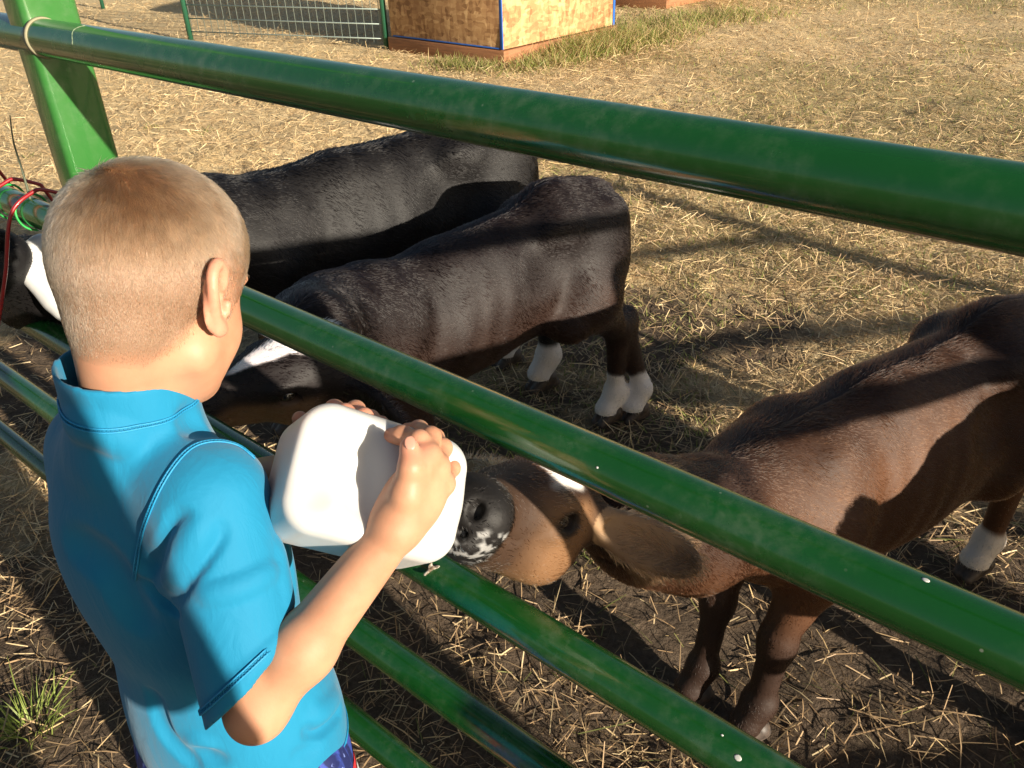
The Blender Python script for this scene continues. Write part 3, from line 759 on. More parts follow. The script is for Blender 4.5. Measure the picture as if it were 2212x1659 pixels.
def coat_brown(P, h):
    n = noise(P + 4, 7.0); n2 = noise(P + 9, 22.0)
    t = sstep(.80, .60, P[:, 2] + .12 * (n - .5))
    c = mixc((.022, .010, .006), (.085, .036, .016), np.clip(t * (.65 + .7 * n2), 0, 1))
    hd = (h[:, 0] > -.03) & (h[:, 0] < .33) & (np.abs(h[:, 1]) < .22) & (np.abs(h[:, 2] + .06) < .2)
    cheek = hd * sstep(.02, .08, h[:, 0] + .02 * (n2 - .5)) * sstep(.185, .115, h[:, 0] + .05 * (n - .5) + .03 * (n2 - .5)) * sstep(-.015, -.035, h[:, 2] + .02 * (n2 - .5)) ; c = over(c, (.20, .105, .050), cheek * .85)
    mz = hd * sstep(.10, .19, h[:, 0] + .04 * (n2 - .5)); c = over(c, (.045, .024, .014), mz * .8); pad = hd * sstep(.215, .245, h[:, 0]); c = over(c, (.007, .006, .006), pad)  # black nose pad; muzzle fur also darkened to paint in the shadow on the face
    ear = (np.abs(h[:, 1]) > .078) * (h[:, 0] < .08) * (h[:, 0] > -.22) * (np.linalg.norm(h, axis=1) < .3); c = over(c, (.30, .185, .10), ear * (.62 + .38 * n2)); tipd = ear * sstep(.17, .205, np.linalg.norm(h, axis=1)); c = over(c, (.05, .03, .018), tipd * .7)
    crown = hd * sstep(.17, .14, h[:, 0]) * sstep(.055, .035, np.abs(h[:, 1])) * (h[:, 2] > -.045); c = over(c, (.055, .022, .011), crown)
    lid = hd * sstep(.030, .018, np.hypot((h[:, 0] - .115) * .85, (h[:, 2] + .054) * 1.25)) * (np.abs(h[:, 1]) > .03); c = over(c, (.018, .012, .010), lid)
    star = hd * sstep(.048, .036, np.hypot((h[:, 0] - .085) * .9, (h[:, 1] - .0) * .9) + .05 * (n2 - .5)) * (h[:, 2] > -.05); c = over(c, (.80, .74, .70), star)
    foam = hd * sstep(.225, .245, h[:, 0]) * sstep(-.070, -.078, h[:, 2]) * sstep(.54, .68, noise(P, 150.0)) * sstep(-.125, -.115, h[:, 2]); c = over(c, (.42, .42, .42), foam * .6)
    sock = sstep(.16, .14, P[:, 2] + .02 * (n2 - .5)) * (P[:, 0] < 0); c = over(c, (.66, .60, .55), sock)
    knee = sstep(.40, .26, P[:, 2]) * (P[:, 0] > 0); c = over(c, (.016, .009, .007), knee * .85)
    return c
def coat_dark(P, h):
    n = noise(P + 2, 6.0); n2 = noise(P + 5, 18.0)
    t = sstep(.72, .45, P[:, 2] + .15 * (n - .5)); c = mixc((.008, .005, .005), (.026, .013, .009), np.clip(t * (.6 + .8 * n2), 0, 1))
    hd = (h[:, 0] > -.05) & (h[:, 0] < .33) & (np.abs(h[:, 1]) < .2) & (np.abs(h[:, 2] + .06) < .16)
    ch = hd * sstep(.04, .09, h[:, 0]) * sstep(-.05, -.075, h[:, 2]); c = over(c, (.15, .085, .045), ch * .85)
    ring = hd * (h[:, 2] > -.055) * sstep(.014, .009, np.abs(np.hypot((h[:, 0] - .055), h[:, 1] * 1.1 - .012) - .042) + .008 * (n2 - .5)); c = over(c, (.78, .72, .72), ring)
    star = hd * (h[:, 2] > -.06) * sstep(.026, .020, np.abs(h[:, 1] - .0) + .25 * np.maximum(h[:, 0] - .12, 0)) * sstep(.088, .10, h[:, 0]) * sstep(.21, .18, h[:, 0]); c = over(c, (.80, .72, .74), star)
    sock = sstep(.165, .145, P[:, 2] + .05 * (n2 - .5) + .12 * (P[:, 0] + .38)) * (P[:, 0] < 0); c = over(c, (.70, .66, .63), sock)
    return c
def coat_black(P, h):
    n = noise(P + 1, 7.0); c = mixc((.004, .0035, .004), (.006, .005, .005), n)
    sock = sstep(.16, .14, P[:, 2]) * (P[:, 0] < 0); c = over(c, (.62, .58, .55), sock)
    return c
W_ = lambda px, py, z: at(px, py, z)

# brown calf, its mouth raised to the boy's jug
CALF_C = build_calf('calf', 'brown calf with a white star sucking at the jug held by the boy', (.74, 1.35), (-.86, -.50),
    neck=[(A(.50, 1.21, .55), .125), (W_(1480, 1135, 1.34), .104), (W_(1395, 1120, 1.26), .088), (W_(1335, 1095, 1.20), .074)],
    head=[W_(985, 1098, .855) + RT * .44 - UP * .16 + FW * .88, W_(985, 1098, .855), A(0, 0, 1.0)], ear=(.97, .30, .10), coat=coat_brown, scale=.955, nfur=170000, hair_r=.00055, seed=11, HL=.95, deep=.05,
    feet=dict(fl=(.474, 1.10), fr=(.377, 1.193), hl=(1.17, 1.55), hr=(1.02, 1.72)))
# dark calf in the middle
CALF_B = build_calf('calf', 'dark brown calf with white hind feet in the middle, head behind the boy\'s chin', (-.115, 2.01), (-.80, -.60), drop=.055,
    neck=[(A(-.34, 1.80, .66), .125), (A(-.41, 1.69, .68), .11), (A(-.42, 1.58, .73), .092), (A(-.40, 1.50, .78), .082)],
    head=[W_(690, 790, 1.56), W_(385, 880, 1.44), A(-.05, -.30, 1.0)], coat=coat_dark, scale=1.03, nfur=110000, hair_r=.0008, seed=12,
    feet=dict(hl=(.325, 2.30), hr=(.415, 2.315), fl=(-.17, 1.72), fr=(-.30, 1.87)))
# black calf at the back
CALF_A = build_calf('calf', 'black calf farthest from the boy, seen over the back of the dark brown calf', (-.42, 2.42), (-.82, -.57),
    neck=[(A(-.80, 2.12, .76), .135), (A(-.88, 2.0, .78), .12), (A(-.93, 1.86, .80), .10), (A(-.95, 1.75, .82), .09)],
    head=[W_(70, 600, 1.72), W_(-30, 540, 1.50), A(.1, .1, 1.0)], coat=coat_black, scale=1.15, nfur=90000, hair_r=.0009, seed=13,
    feet=dict(hl=(.12, 2.53), hr=(.0, 2.70)))
# fourth calf, almost wholly beyond the right edge of the picture; its shadow lies on the brown calf
CALF_D = build_calf('calf', 'black calf at the right edge, only a dark leg of it in the corner', (1.46, 1.07), (-.80, -.60),
    neck=[(A(1.17, .85, .62), .12), (A(1.08, .76, .60), .11), (A(1.02, .70, .60), .095), (A(.99, .64, .62), .085)],
    head=[A(.97, .60, .66), A(.90, .46, .54), A(-.4, -.3, 1.0)], coat=coat_black, scale=1.04, nfur=30000, hair_r=.0009, seed=14,
    feet=dict(fr=(1.075, 1.05)))

# ------------------------------------------------------------------ the boy
from mathutils.bvhtree import BVHTree
def dirs(az, pitch=0.0):
    a, p = rad(az), rad(pitch); h = A(math.sin(a), math.cos(a), 0)
    return h * math.cos(p) - A(0, 0, 1) * math.sin(p), A(math.cos(a), -math.sin(a), 0), h * math.sin(p) + A(0, 0, 1) * math.cos(p)
HF, HR, HU = dirs(20, 26); HC = A(-.312, .676, 1.268); HM = np.stack([HF, HR, HU])
BF, BR, BU = dirs(28); TC = A(-.352, .655, 0)
HS = .915
hd_ = lambda f, r, u: HC + (HF * f + HR * r + HU * u) * HS
bd = lambda f, r, z: TC + BF * f + BR * r + A(0, 0, z)
SH_R, EL_R, WR_R = A(-.276, .592, 1.085), A(-.243, .500, .912), at(848, 1150, .735)
SH_L, EL_L, WR_L = A(-.432, .715, 1.065), A(-.400, .810, .905), at(700, 1010, .90)

EAR_PTS = []
def head_model(g):
    ge = lambda c, r, rot, k=.02, sub=False: g.ell(c, np.array(r) * HS, rot, k, sub)
    def gc(a, b, r1, r2=None, k=.02, sub=False): g.cone(a, b, r1 * HS, (r1 if r2 is None else r2) * HS, k, sub)
    ge(hd_(-.008, 0, .012), (.091, .0735, .086), HM, k=.02)
    ge(hd_(.018, 0, .020), (.070, .069, .070), HM, k=.03)
    ge(hd_(.030, 0, -.055), (.058, .056, .068), HM, k=.03)
    gc(hd_(.072, 0, -.105), hd_(.060, 0, -.100), .016, .024, k=.03)
    for y in (-1, 1):
        ge(hd_(.052, y * .036, -.056), (.030, .023, .030), HM, k=.02); gc(hd_(.010, y * .050, -.075), hd_(.062, y * .014, -.108), .014, .014, k=.03)
        ge(hd_(.078, y * .030, .002), (.014, .020, .008), HM, k=.012); ge(hd_(.083, y * .031, -.022), (.012, .016, .010), HM, k=.010, sub=True)
        ge(hd_(.073, y * .031, -.022), (.013, .014, .012), HM, k=.006)
    gc(hd_(.086, 0, -.010), hd_(.104, 0, -.046), .007, .0095, k=.012)
    for y in (-1, 1): ge(hd_(.094, y * .009, -.050), (.008, .006, .006), HM, k=.006)
    ge(hd_(.088, 0, -.073), (.007, .020, .0045), HM, k=.006); ge(hd_(.086, 0, -.082), (.008, .017, .005), HM, k=.006)
    gc(hd_(.098, -.02, -.0775), hd_(.098, .02, -.0775), .0025, k=.003, sub=True)
    # neck
    g.cone(hd_(-.030, 0, -.055), bd(-.004, .006, 1.15), .042, .041, k=.022); g.cone(bd(-.004, .006, 1.15), bd(0, 0, 1.05), .041, .036, k=.01)
    # ears
    for y in (-1, 1):
        a = unit(-HF * .975 + HR * y * .22); v = unit(HU * .97 - HF * .22); e0 = hd_(.006, y * .079, -.018); EQ = frame(a, v)
        EZ = .95; ep = lambda uu, vv, w=0.0: e0 + (a * uu + v * vv + np.cross(v, a) * w) * EZ
        sgn = 1.0 if np.cross(v, a) @ (HR * y) > 0 else -1.0
        g.ell(ep(.011, .003, -sgn * .004), (.0165, .0045, .029), np.stack([a, np.cross(v, a), v]), k=.006)
        g.ell(ep(.0115, .004, sgn * .005), (.0105, .0085, .020), np.stack([a, np.cross(v, a), v]), k=.003, sub=True)
        rim = spline([ep(.002, .012, sgn * .001), ep(.006, .027, sgn * .004), ep(.016, .0325, sgn * .004), ep(.0265, .022, sgn * .004), ep(.0275, .005, sgn * .004), ep(.021, -.012, sgn * .001), ep(.013, -.025, 0), ep(.005, -.028, 0)], 18)
        EAR_PTS.extend([*rim, ep(.012, .003), ep(.012, .014), ep(.012, -.010), ep(.004, .003), ep(.02, .004)])
        for p, q in zip(rim[:-1], rim[1:]): g.cone(p, q, .0040, .0040, k=.004)
        g.ell(ep(.011, -.024), (.0085, .0045, .009), np.stack([a, np.cross(v, a), v]), k=.005)
        g.cone(ep(.0185, .020, sgn * .002), ep(.0175, -.010, sgn * .002), .0026, .0030, k=.003); g.cone(ep(.002, -.004, sgn * .004), ep(.003, -.012, sgn * .004), .0042, .003, k=.004)

def finger(g, pts, r0, r1, k=.004):
    n = len(pts)
    for i in range(n - 1):
        a = r0 + (r1 - r0) * i / (n - 1); b = r0 + (r1 - r0) * (i + 1) / (n - 1)
        g.cone(pts[i], pts[i + 1], a, b, k=k)
        if 0 < i: g.ell(pts[i], (a * 1.06,) * 3, k=k)      # knuckle

R_MCP = [at(900, 1005, .722), at(924, 985, .733), at(944, 1008, .746), at(958, 1045, .757)]
R_PIP = [at(905, 951, .738), at(930, 944, .757), at(955, 968, .772), at(975, 1012, .783)]
R_DIP = [at(868, 940, .752), at(905, 928, .795), at(940, 945, .808), at(968, 1000, .812)]
R_TIP = [at(828, 944, .762), at(880, 930, .815), at(918, 950, .828), at(950, 1000, .832)]
L_MCP = [at(716, 905, .845), at(752, 905, .855), at(785, 915, .862), at(812, 925, .866)]
L_PIP = [at(722, 884, .812), at(768, 886, .822), at(800, 905, .832), at(823, 917, .840)]
L_DIP = [at(746, 892, .792), at(786, 902, .802), at(811, 917, .816), at(829, 923, .826)]
L_TIP = [at(771, 909, .782), at(797, 922, .792), at(816, 930, .805), at(832, 931, .816)]
def arm_model(g):
    g.cone(SH_R, EL_R, .036, .0255, k=.012); g.ell(EL_R, (.0245, .0245, .0245), k=.012); g.ell(EL_R + unit(EL_R - WR_R) * .012 + A(.003, -.004, -.003), (.0145, .0145, .0145), k=.018)
    mid = EL_R * .66 + WR_R * .34
    g.cone(EL_R, mid, .0265, .0285, k=.016); g.cone(mid, WR_R, .0285, .0205, k=.016)
    pm = sum(R_MCP) / 4; pd = unit(pm - WR_R)
    for i, mcp in enumerate(R_MCP):
        g.cone(WR_R + pd * .008, mcp, .0165, .0115 - .0006 * i, k=.014)
    g.ell(.5 * (WR_R + pm) + FW * .004, (.026, .020, .030), frame(np.cross(pd, FW), pd), k=.015)
    for i in range(4):
        r0 = (.0092, .0094, .0090, .0080)[i]; finger(g, [R_MCP[i], R_PIP[i], R_DIP[i], R_TIP[i]], r0, r0 * .80)
        g.ell(R_MCP[i], (r0 * 1.12,) * 3, k=.008)
    th = [at(862, 1118, .735), at(878, 1066, .716), at(887, 1010, .708), at(884, 966, .713)]
    g.cone(th[0], th[1], .0165, .0125, k=.014); g.cone(th[1], th[2], .0122, .0105, k=.006); g.cone(th[2], th[3], .0104, .0084, k=.005)
    # webs and creases at the wrist
    g.cone(th[1], R_MCP[0], .008, .008, k=.014)
def larm_model(g):
    g.cone(SH_L, EL_L, .034, .033, k=.02); mid = EL_L * .66 + WR_L * .34
    g.cone(EL_L, mid, .034, .034, k=.02); g.cone(mid, WR_L, .034, .0225, k=.02)
    for i, mcp in enumerate(L_MCP): g.cone(WR_L, mcp, .0165, .011, k=.014)
    for i in range(4):
        r0 = (.0090, .0093, .0088, .0078)[i]; finger(g, [L_MCP[i], L_PIP[i], L_DIP[i], L_TIP[i]], r0, r0 * .84)
    th = [WR_L + A(-.01, -.02, .02), at(690, 960, .86), at(660, 930, .85), at(648, 905, .845)]
    g.cone(th[0], th[1], .015, .0115, k=.012); g.cone(th[1], th[2], .0115, .010, k=.005); g.cone(th[2], th[3], .010, .0082, k=.005)

def build_boy():
    parts = []
    g = Grid(np.minimum(HC - .15, bd(0, 0, 1.07) - A(.1, .1, 0)), HC + A(.15, .15, .14), .0022); head_model(g); parts.append(g.mesh()); head_mesh = parts[0]
    lo = np.minimum.reduce([EL_R, WR_R, *R_TIP, *R_MCP, SH_R]) - .045; hi = np.maximum.reduce([EL_R, WR_R, *R_TIP, *R_PIP, SH_R]) + .045
    g = Grid(lo, hi, .0016); arm_model(g); parts.append(g.mesh())
    lo = np.minimum.reduce([EL_L, WR_L, *L_TIP, SH_L]) - .045; hi = np.maximum.reduce([EL_L, WR_L, *L_TIP, *L_PIP, SH_L]) + .045
    g = Grid(lo, hi, .0020); larm_model(g); parts.append(g.mesh())
    # trunk, legs and feet under the clothes
    g = Grid(bd(0, 0, 0) - A(.3, .3, 0), bd(0, 0, 0) + A(.3, .3, 1.12), .010); Q = np.stack([BF, BR, BU])
    g.ell(bd(.0, 0, .98), (.055, .09, .12), Q, k=.03); g.ell(bd(.008, 0, .83), (.055, .08, .15), Q, k=.03); g.ell(bd(.005, 0, .69), (.06, .095, .10), Q, k=.03)
    g.cone(SH_L, SH_R, .030, k=.03)
    for y in (-1, 1):
        g.cone(bd(0, y * .06, .66), bd(.012, y * .065, .37), .068, .046, k=.03); g.cone(bd(.012, y * .065, .37), bd(-.015, y * .065, .09), .047, .028, k=.03)
        g.cone(bd(-.03, y * .065, .04), bd(.12, y * .075, .025), .03, .026, k=.02)
    parts.append(g.mesh())
    V, F = join_parts(parts)
    me = mesh_from(V, F, 'person')
    # rosier fingertips, ears and elbow
    ros = np.zeros(len(V), np.float32)
    for p in R_TIP + L_TIP + [EL_R, at(884, 966, .713)] + L_DIP: ros = np.maximum(ros, .5 * sstep(.030, .006, np.linalg.norm(V - p, axis=1)))
    q = (V - HC) @ HM.T; er = (np.abs(q[:, 1]) > .072) & (np.abs(q[:, 2] + .02) < .05); ros = np.maximum(ros, .45 * er)
    a = me.attributes.new('rosy', 'FLOAT', 'POINT'); a.data.foreach_set('value', ros)
    f_, r_, u_ = (q / HS).T; sl = np.where(f_ > .03, -.034 + 1.0 * (f_ - .03), np.where(f_ > -.01, -.004, -.084 + 1.15 * np.maximum(f_ + .040, 0)))
    scal = sstep(-.012, .02, u_ - sl) * (np.abs(q[:, 0]) < .12) * (f_ < .086) * (np.linalg.norm(np.stack([(f_ + .008) / .091, r_ / .0735, (u_ - .012) / .086], 1), axis=1) < np.where(np.abs(r_) > .06, 1.07, 1.3))
    a = me.attributes.new('scalp', 'FLOAT', 'POINT'); a.data.foreach_set('value', (.9 * scal).astype(np.float32))
    o = link('person', me, SKIN)
    tag(o, 'young boy in a blue short sleeved swim shirt tipping a white jug through the gate', 'person')
    # finger nails
    nail = simple('finger_nail', (.46, .22, .16), .35, Coat_Weight=.1)
    def nailp(p, d, n, w=.0042, l=.0058):
        gg = Grid(p - .012, p + .012, .0008); gg.ell(p, (l, w, .0012), frame(d, n), k=0); v, f = gg.mesh(); link('finger_nail', mesh_from(v, f, 'finger_nail'), nail, o)
    for i in range(4):
        d = unit(L_TIP[i] - L_DIP[i]); n = unit(-FW * .8 + UP * .55 + RT * .2); n = unit(n - d * (n @ d)); rr = (.0090, .0093, .0088, .0078)[i] * .84
        nailp(L_TIP[i] + d * .002 + n * (rr - .0004), d, n)
    th2, th3 = at(887, 1010, .708), at(884, 966, .713); d = unit(th3 - th2); n = unit(-FW + RT * .25 + UP * .1); n = unit(n - d * (n @ d)); nailp(th3 + d * .0015 + n * .0080, d, n, .0052, .0068)
    d = unit(R_TIP[0] - R_DIP[0]); n = unit(UP - FW * .3); n = unit(n - d * (n @ d)); nailp(R_TIP[0] + d * .002 + n * .0070, d, n)
    # eyes
    for y in (-1, 1):
        gg = Grid(hd_(.074, y * .031, -.022) - .02, hd_(.074, y * .031, -.022) + .02, .0016); gg.ell(hd_(.0755, y * .031, -.022), (.0118, .0118, .0118), k=0); gg.op(half(hd_(.0755, 0, -.026), HU, hd_(.07, y * .031, -.022) - .03, hd_(.07, y * .031, -.022) + .03), 0, True)
        v, f = gg.mesh(); link('eye', mesh_from(v, f, 'eye'), EYE, o)
    # ---- cropped hair
    Vh, Fh = head_mesh; r = np.random.default_rng(5); P, N = scatter(Vh, Fh, 280000, r); q = (P - HC) @ HM.T / HS; f, rr, u = q.T
    side = np.abs(rr)
    nz = .012 * (noise(P, 60.0) - .5)
    line = -.084 + 1.15 * np.maximum(f + .040, 0) + nz              # nape rising towards the ear
    line = np.where(f > -.010, -.004 + .25 * (f + .010) + nz, line)
    line = np.where((f > .006) & (f < .030) & (side > .05), -.040 + nz, line)   # sideburn
    line = np.where(f >= .030, -.034 + 1.0 * (f - .030) + nz, line)
    dens = sstep(-.004, .006, u - line) * (f < .086)
    EP = np.array(EAR_PTS); ear = np.min(np.linalg.norm(P[:, None, :] - EP[None, :, :], axis=2), axis=1) < np.where(P @ HU > HC @ HU + .0, .0085, .012)
    keep = (r.random(len(P)) < dens) & ~ear & (u > -.096)
    P, N, q = P[keep], N[keep], q[keep]; f, rr, u = q.T; n = len(P)
    wh = A(-.052, -.012, .072); w = q - wh; D = w / (np.linalg.norm(w, axis=1)[:, None] + .004)
    sw = np.exp(-np.linalg.norm(w, axis=1) / .03); D = D + np.cross(np.tile(unit(wh), (n, 1)), D) * (sw * 1.2)[:, None]
    D[:, 2] -= .75; fr = sstep(.0, .06, f) * sstep(.0, .05, u); D[:, 0] += .9 * fr; D[:, 1] += .35 * fr
    cl = np.stack([noise(P + a, 95.0) - .5 for a in (1.0, 4.0, 8.0)], 1); D = D + cl * .55
    D = D @ HM
    top = sstep(-.01, .07, u)
    ln = (.006 + .009 * top) * r.uniform(.7, 1.2, n) * (.62 + .38 * sstep(-.09, -.04, u)); lift = .32 + .18 * r.random(n) + .35 * np.exp(-np.linalg.norm(q - wh, axis=1) / .018)
    c = np.array([.135, .082, .048]); c2 = np.array([.265, .175, .105]); k = r.random(n)[:, None]
    st_ = .76 + .5 * noise(q @ np.diag([1.0, 1.0, .45]) + 3, 210.0)
    tint = (c * (1 - k) + c2 * k) * (1.04 - .20 * top[:, None]) * st_[:, None]
    strands('hair', P, N, D, ln, .00020 + .00030 * r.random(n) ** 4, lift, tint, HAIR, o, jit=.10, r=r)
    return o
BOY = build_boy()

# ---- his shirt
def build_shirt():
    Q = np.stack([BF, BR, BU]); lo = TC + A(-.24, -.24, .585); hi = TC + A(.24, .24, 1.26)
    g = Grid(lo, hi, .0026)
    g.ell(bd(-.006, 0, .985), (.088, .128, .135), Q, k=.05); g.ell(bd(.006, -.004, .85), (.090, .116, .20), Q, k=.06); g.ell(bd(.012, 0, .68), (.108, .134, .16), Q, k=.06)
    g.cone(bd(-.012, .02, 1.105), SH_R + A(-.006, .002, -.004), .044, .046, k=.04); g.cone(bd(-.012, -.02, 1.105), SH_L + A(.012, -.004, -.004), .044, .046, k=.04)
    g.cone(bd(-.006, .006, 1.11), bd(-.002, .006, 1.22), .060, .0545, k=.014)                 # collar
    ax = unit(EL_R - SH_R); cuff = SH_R + (EL_R - SH_R) * .90
    g.cone(SH_R, cuff + ax * .03, .049, .0465, k=.024)
    axl = unit(EL_L - SH_L); cl = SH_L + (EL_L - SH_L) * .78; g.cone(SH_L, cl, .047, .045, k=.03)
    # openings
    g.op(half(cuff, ax, cuff + A(-.075, -.075, -.06), cuff + A(.075, .055, .035)), .002, True) if False else None
    base = g.v.copy()
    V, F = g.mesh(); bv = BVHTree.FromPolygons([tuple(v) for v in V], [tuple(f) for f in F])
    def hit(px, py):
        d = unit(at(px, py, 1) - CAM); h = bv.ray_cast(Vector(CAM), Vector(d)); return None if h[0] is None else (np.array(h[0]), np.array(h[1]))
    def crease(pts, r, depth, k, sub=True, n=14):
        depth *= .75 if sub else .35; k *= .42
        L = [hit(*p) for p in spline([(*p, 0) for p in pts], n)[:, :2]]; L = [x for x in L if x]
        for i, ((a, na), (b, nb)) in enumerate(zip(L[:-1], L[1:])):
            if np.linalg.norm(a - b) > .05: continue
            t = math.sin(math.pi * (i + .5) / max(len(L) - 1, 1)) ** .5; s = (r - depth * t) if sub else (depth * t - r)
            g.cone(a + na * s, b + nb * s, r, r, k=k, sub=sub)
    # folds pulling from the armpit, across the sleeve and round the waist
    crease([(300, 1262), (340, 1290), (385, 1325)], .008, .010, .010)
    crease([(395, 1120), (365, 1180), (335, 1240)], .012, .005, .022); crease([(470, 1150), (420, 1210), (375, 1290)], .012, .006, .020)
    crease([(430, 1140), (390, 1200), (352, 1270)], .012, .004, .02, False)
    crease([(590, 1215), (530, 1248), (455, 1262)], .006, .006, .012); crease([(585, 1232), (520, 1268), (450, 1285)], .010, .004, .02, False)
    crease([(625, 1350), (580, 1410), (530, 1468)], .008, .005, .014); crease([(632, 1390), (600, 1430), (560, 1480)], .008, .004, .014); crease([(610, 1375), (560, 1430), (510, 1480)], .009, .003, .015, False)
    crease([(400, 912), (450, 930), (510, 950)], .012, .004, .022)
    crease([(150, 920), (220, 935), (270, 960)], .014, .003, .03, False)
    crease([(160, 1180), (230, 1230), (300, 1340)], .02, .004, .04); crease([(330, 1500), (360, 1590), (420, 1650)], .010, .006, .02)
    crease([(420, 1600), (520, 1625), (640, 1600)], .012, .005, .025, False); crease([(430, 1630), (540, 1650), (680, 1620)], .012, .006, .022)
    crease([(640, 1570), (690, 1575), (730, 1535)], .012, .009, .022); crease([(650, 1520), (690, 1540), (725, 1505)], .012, .005, .025, False)
    crease([(610, 1150), (625, 1200), (640, 1270)], .010, .007, .02); crease([(600, 1180), (610, 1240), (625, 1310)], .010, .004, .02, False)
    g.warp(lambda P: (.0022 * (noise(P * np.array([1, 1, .45]), 26.0) - .5) + .004 * (noise(P * np.array([1, 1, .6]), 11.0) - .5)).astype(np.float32))
    # hem, cuff and collar openings
    g.op(half(bd(0, 0, .642), A(.02, -.03, -1), lo - .01, A(hi[0], hi[1], .70)), .001, True)
    c1, c2 = cuff + ax * .004, cuff + ax * .09
    Pp = cuff; cr_ = WR_R - EL_R; cr_ = unit(cr_ - ax * (cr_ @ ax)); cn = unit(ax + .62 * cr_)
    def cutf(P):
        d = (P - Pp) @ cn; rr = np.linalg.norm(P - Pp - ((P - Pp) @ ax)[..., None] * ax, axis=-1); return np.maximum(-d, rr - .062)
    g.op((cutf, cuff - .09, cuff + .09), .0015, True)
    g.cone(cuff - ax * .025, cuff + ax * .03, .0425, .0425, k=.001, sub=True); g.cone(EL_R + (WR_R - EL_R) * .12, WR_R, .0295, .0305, k=.001, sub=True)
    cc0, cc1 = bd(-.004, .006, 1.172), bd(-.004, .006, 1.33)
    nx = unit(A(.0, 0, 1) + BF * .16 + BR * .10); g.op(half(bd(-.002, .003, 1.192), nx, bd(0, 0, 1.08) - A(.12, .12, 0), bd(0, 0, 1.30) + A(.12, .12, 0)), .0015, True)
    g.cone(cc0, cc1, .0510, .0505, k=.001, sub=True)
    V, F = g.mesh(); me = mesh_from(V, F, 'shirt'); o = link('shirt', me, CLOTH, BOY)
    sm = o.modifiers.new('s', 'SMOOTH'); sm.factor = .5; sm.iterations = 2
    # overlock seams with visible stitching
    bv2 = BVHTree.FromPolygons([tuple(v) for v in V], [tuple(f) for f in F])
    def hit2(px, py):
        d = unit(at(px, py, 1) - CAM); h = bv2.ray_cast(Vector(CAM), Vector(d)); return None if h[0] is None else (np.array(h[0]), np.array(h[1]))
    def seam(pts, w=.0032, stitch=True):
        L = [hit2(*p) for p in spline([(*p, 0) for p in pts], 70)[:, :2]]; L = [x for x in L if x]; draw(L, w)
    def draw(L, w):
        P = np.array([x[0] for x in L]); N = np.array([x[1] for x in L])
        T = np.gradient(P, axis=0); T /= np.linalg.norm(T, axis=1)[:, None] + 1e-9; S = np.cross(N, T); S /= np.linalg.norm(S, axis=1)[:, None] + 1e-9
        for _ in range(3): P[1:-1] = .25 * P[:-2] + .5 * P[1:-1] + .25 * P[2:]
        parts = [tube(P + N * .0012 - S * w * .5, .0009, 6), tube(P + N * .0012 + S * w * .5, .0009, 6)]
        # zig-zag thread between the two rows
        d = np.concatenate([[0], np.cumsum(np.linalg.norm(np.diff(P, axis=0), axis=1))]); m = int(d[-1] / .0016); t = np.linspace(0, d[-1], m)
        I = lambda Y: np.stack([np.interp(t, d, Y[:, i]) for i in range(3)], 1)
        z = I(P) + I(N) * .0016 + I(S) * (np.where(np.arange(m) % 2, .5, -.5) * w)[:, None]; parts.append(tube(z, .00045, 4))
        v, f = join_parts(parts); link('seam', mesh_from(v, f, 'seam'), THREAD, o)
    seam([(548, 990), (510, 962), (455, 955), (405, 975), (355, 1040), (315, 1130), (298, 1200), (292, 1250)])
    def ring(c, axis, R, w=.0032, n=90, arc=(0, 2 * math.pi), inward=True):
        axis = unit(axis); e1 = unit(np.cross(axis, A(.3, .2, .9) if abs(axis[2]) < .8 else A(1, 0, 0))); e2 = np.cross(axis, e1); L = []
        for t in np.linspace(*arc, n):
            d = e1 * math.cos(t) + e2 * math.sin(t); h = bv2.ray_cast(Vector(c + d * R), Vector(-d))
            if h[0] is not None: L.append((np.array(h[0]), np.array(h[1])))
        draw(L, w)
    ring(cuff - cn * .015, cn, .09, .004); ring(bd(0, 0, .662), A(0, 0, 1), .22, .004, 140); ring(bd(-.002, .006, 1.158), nx, .085, .0032)
    return o
SHIRT = build_shirt()

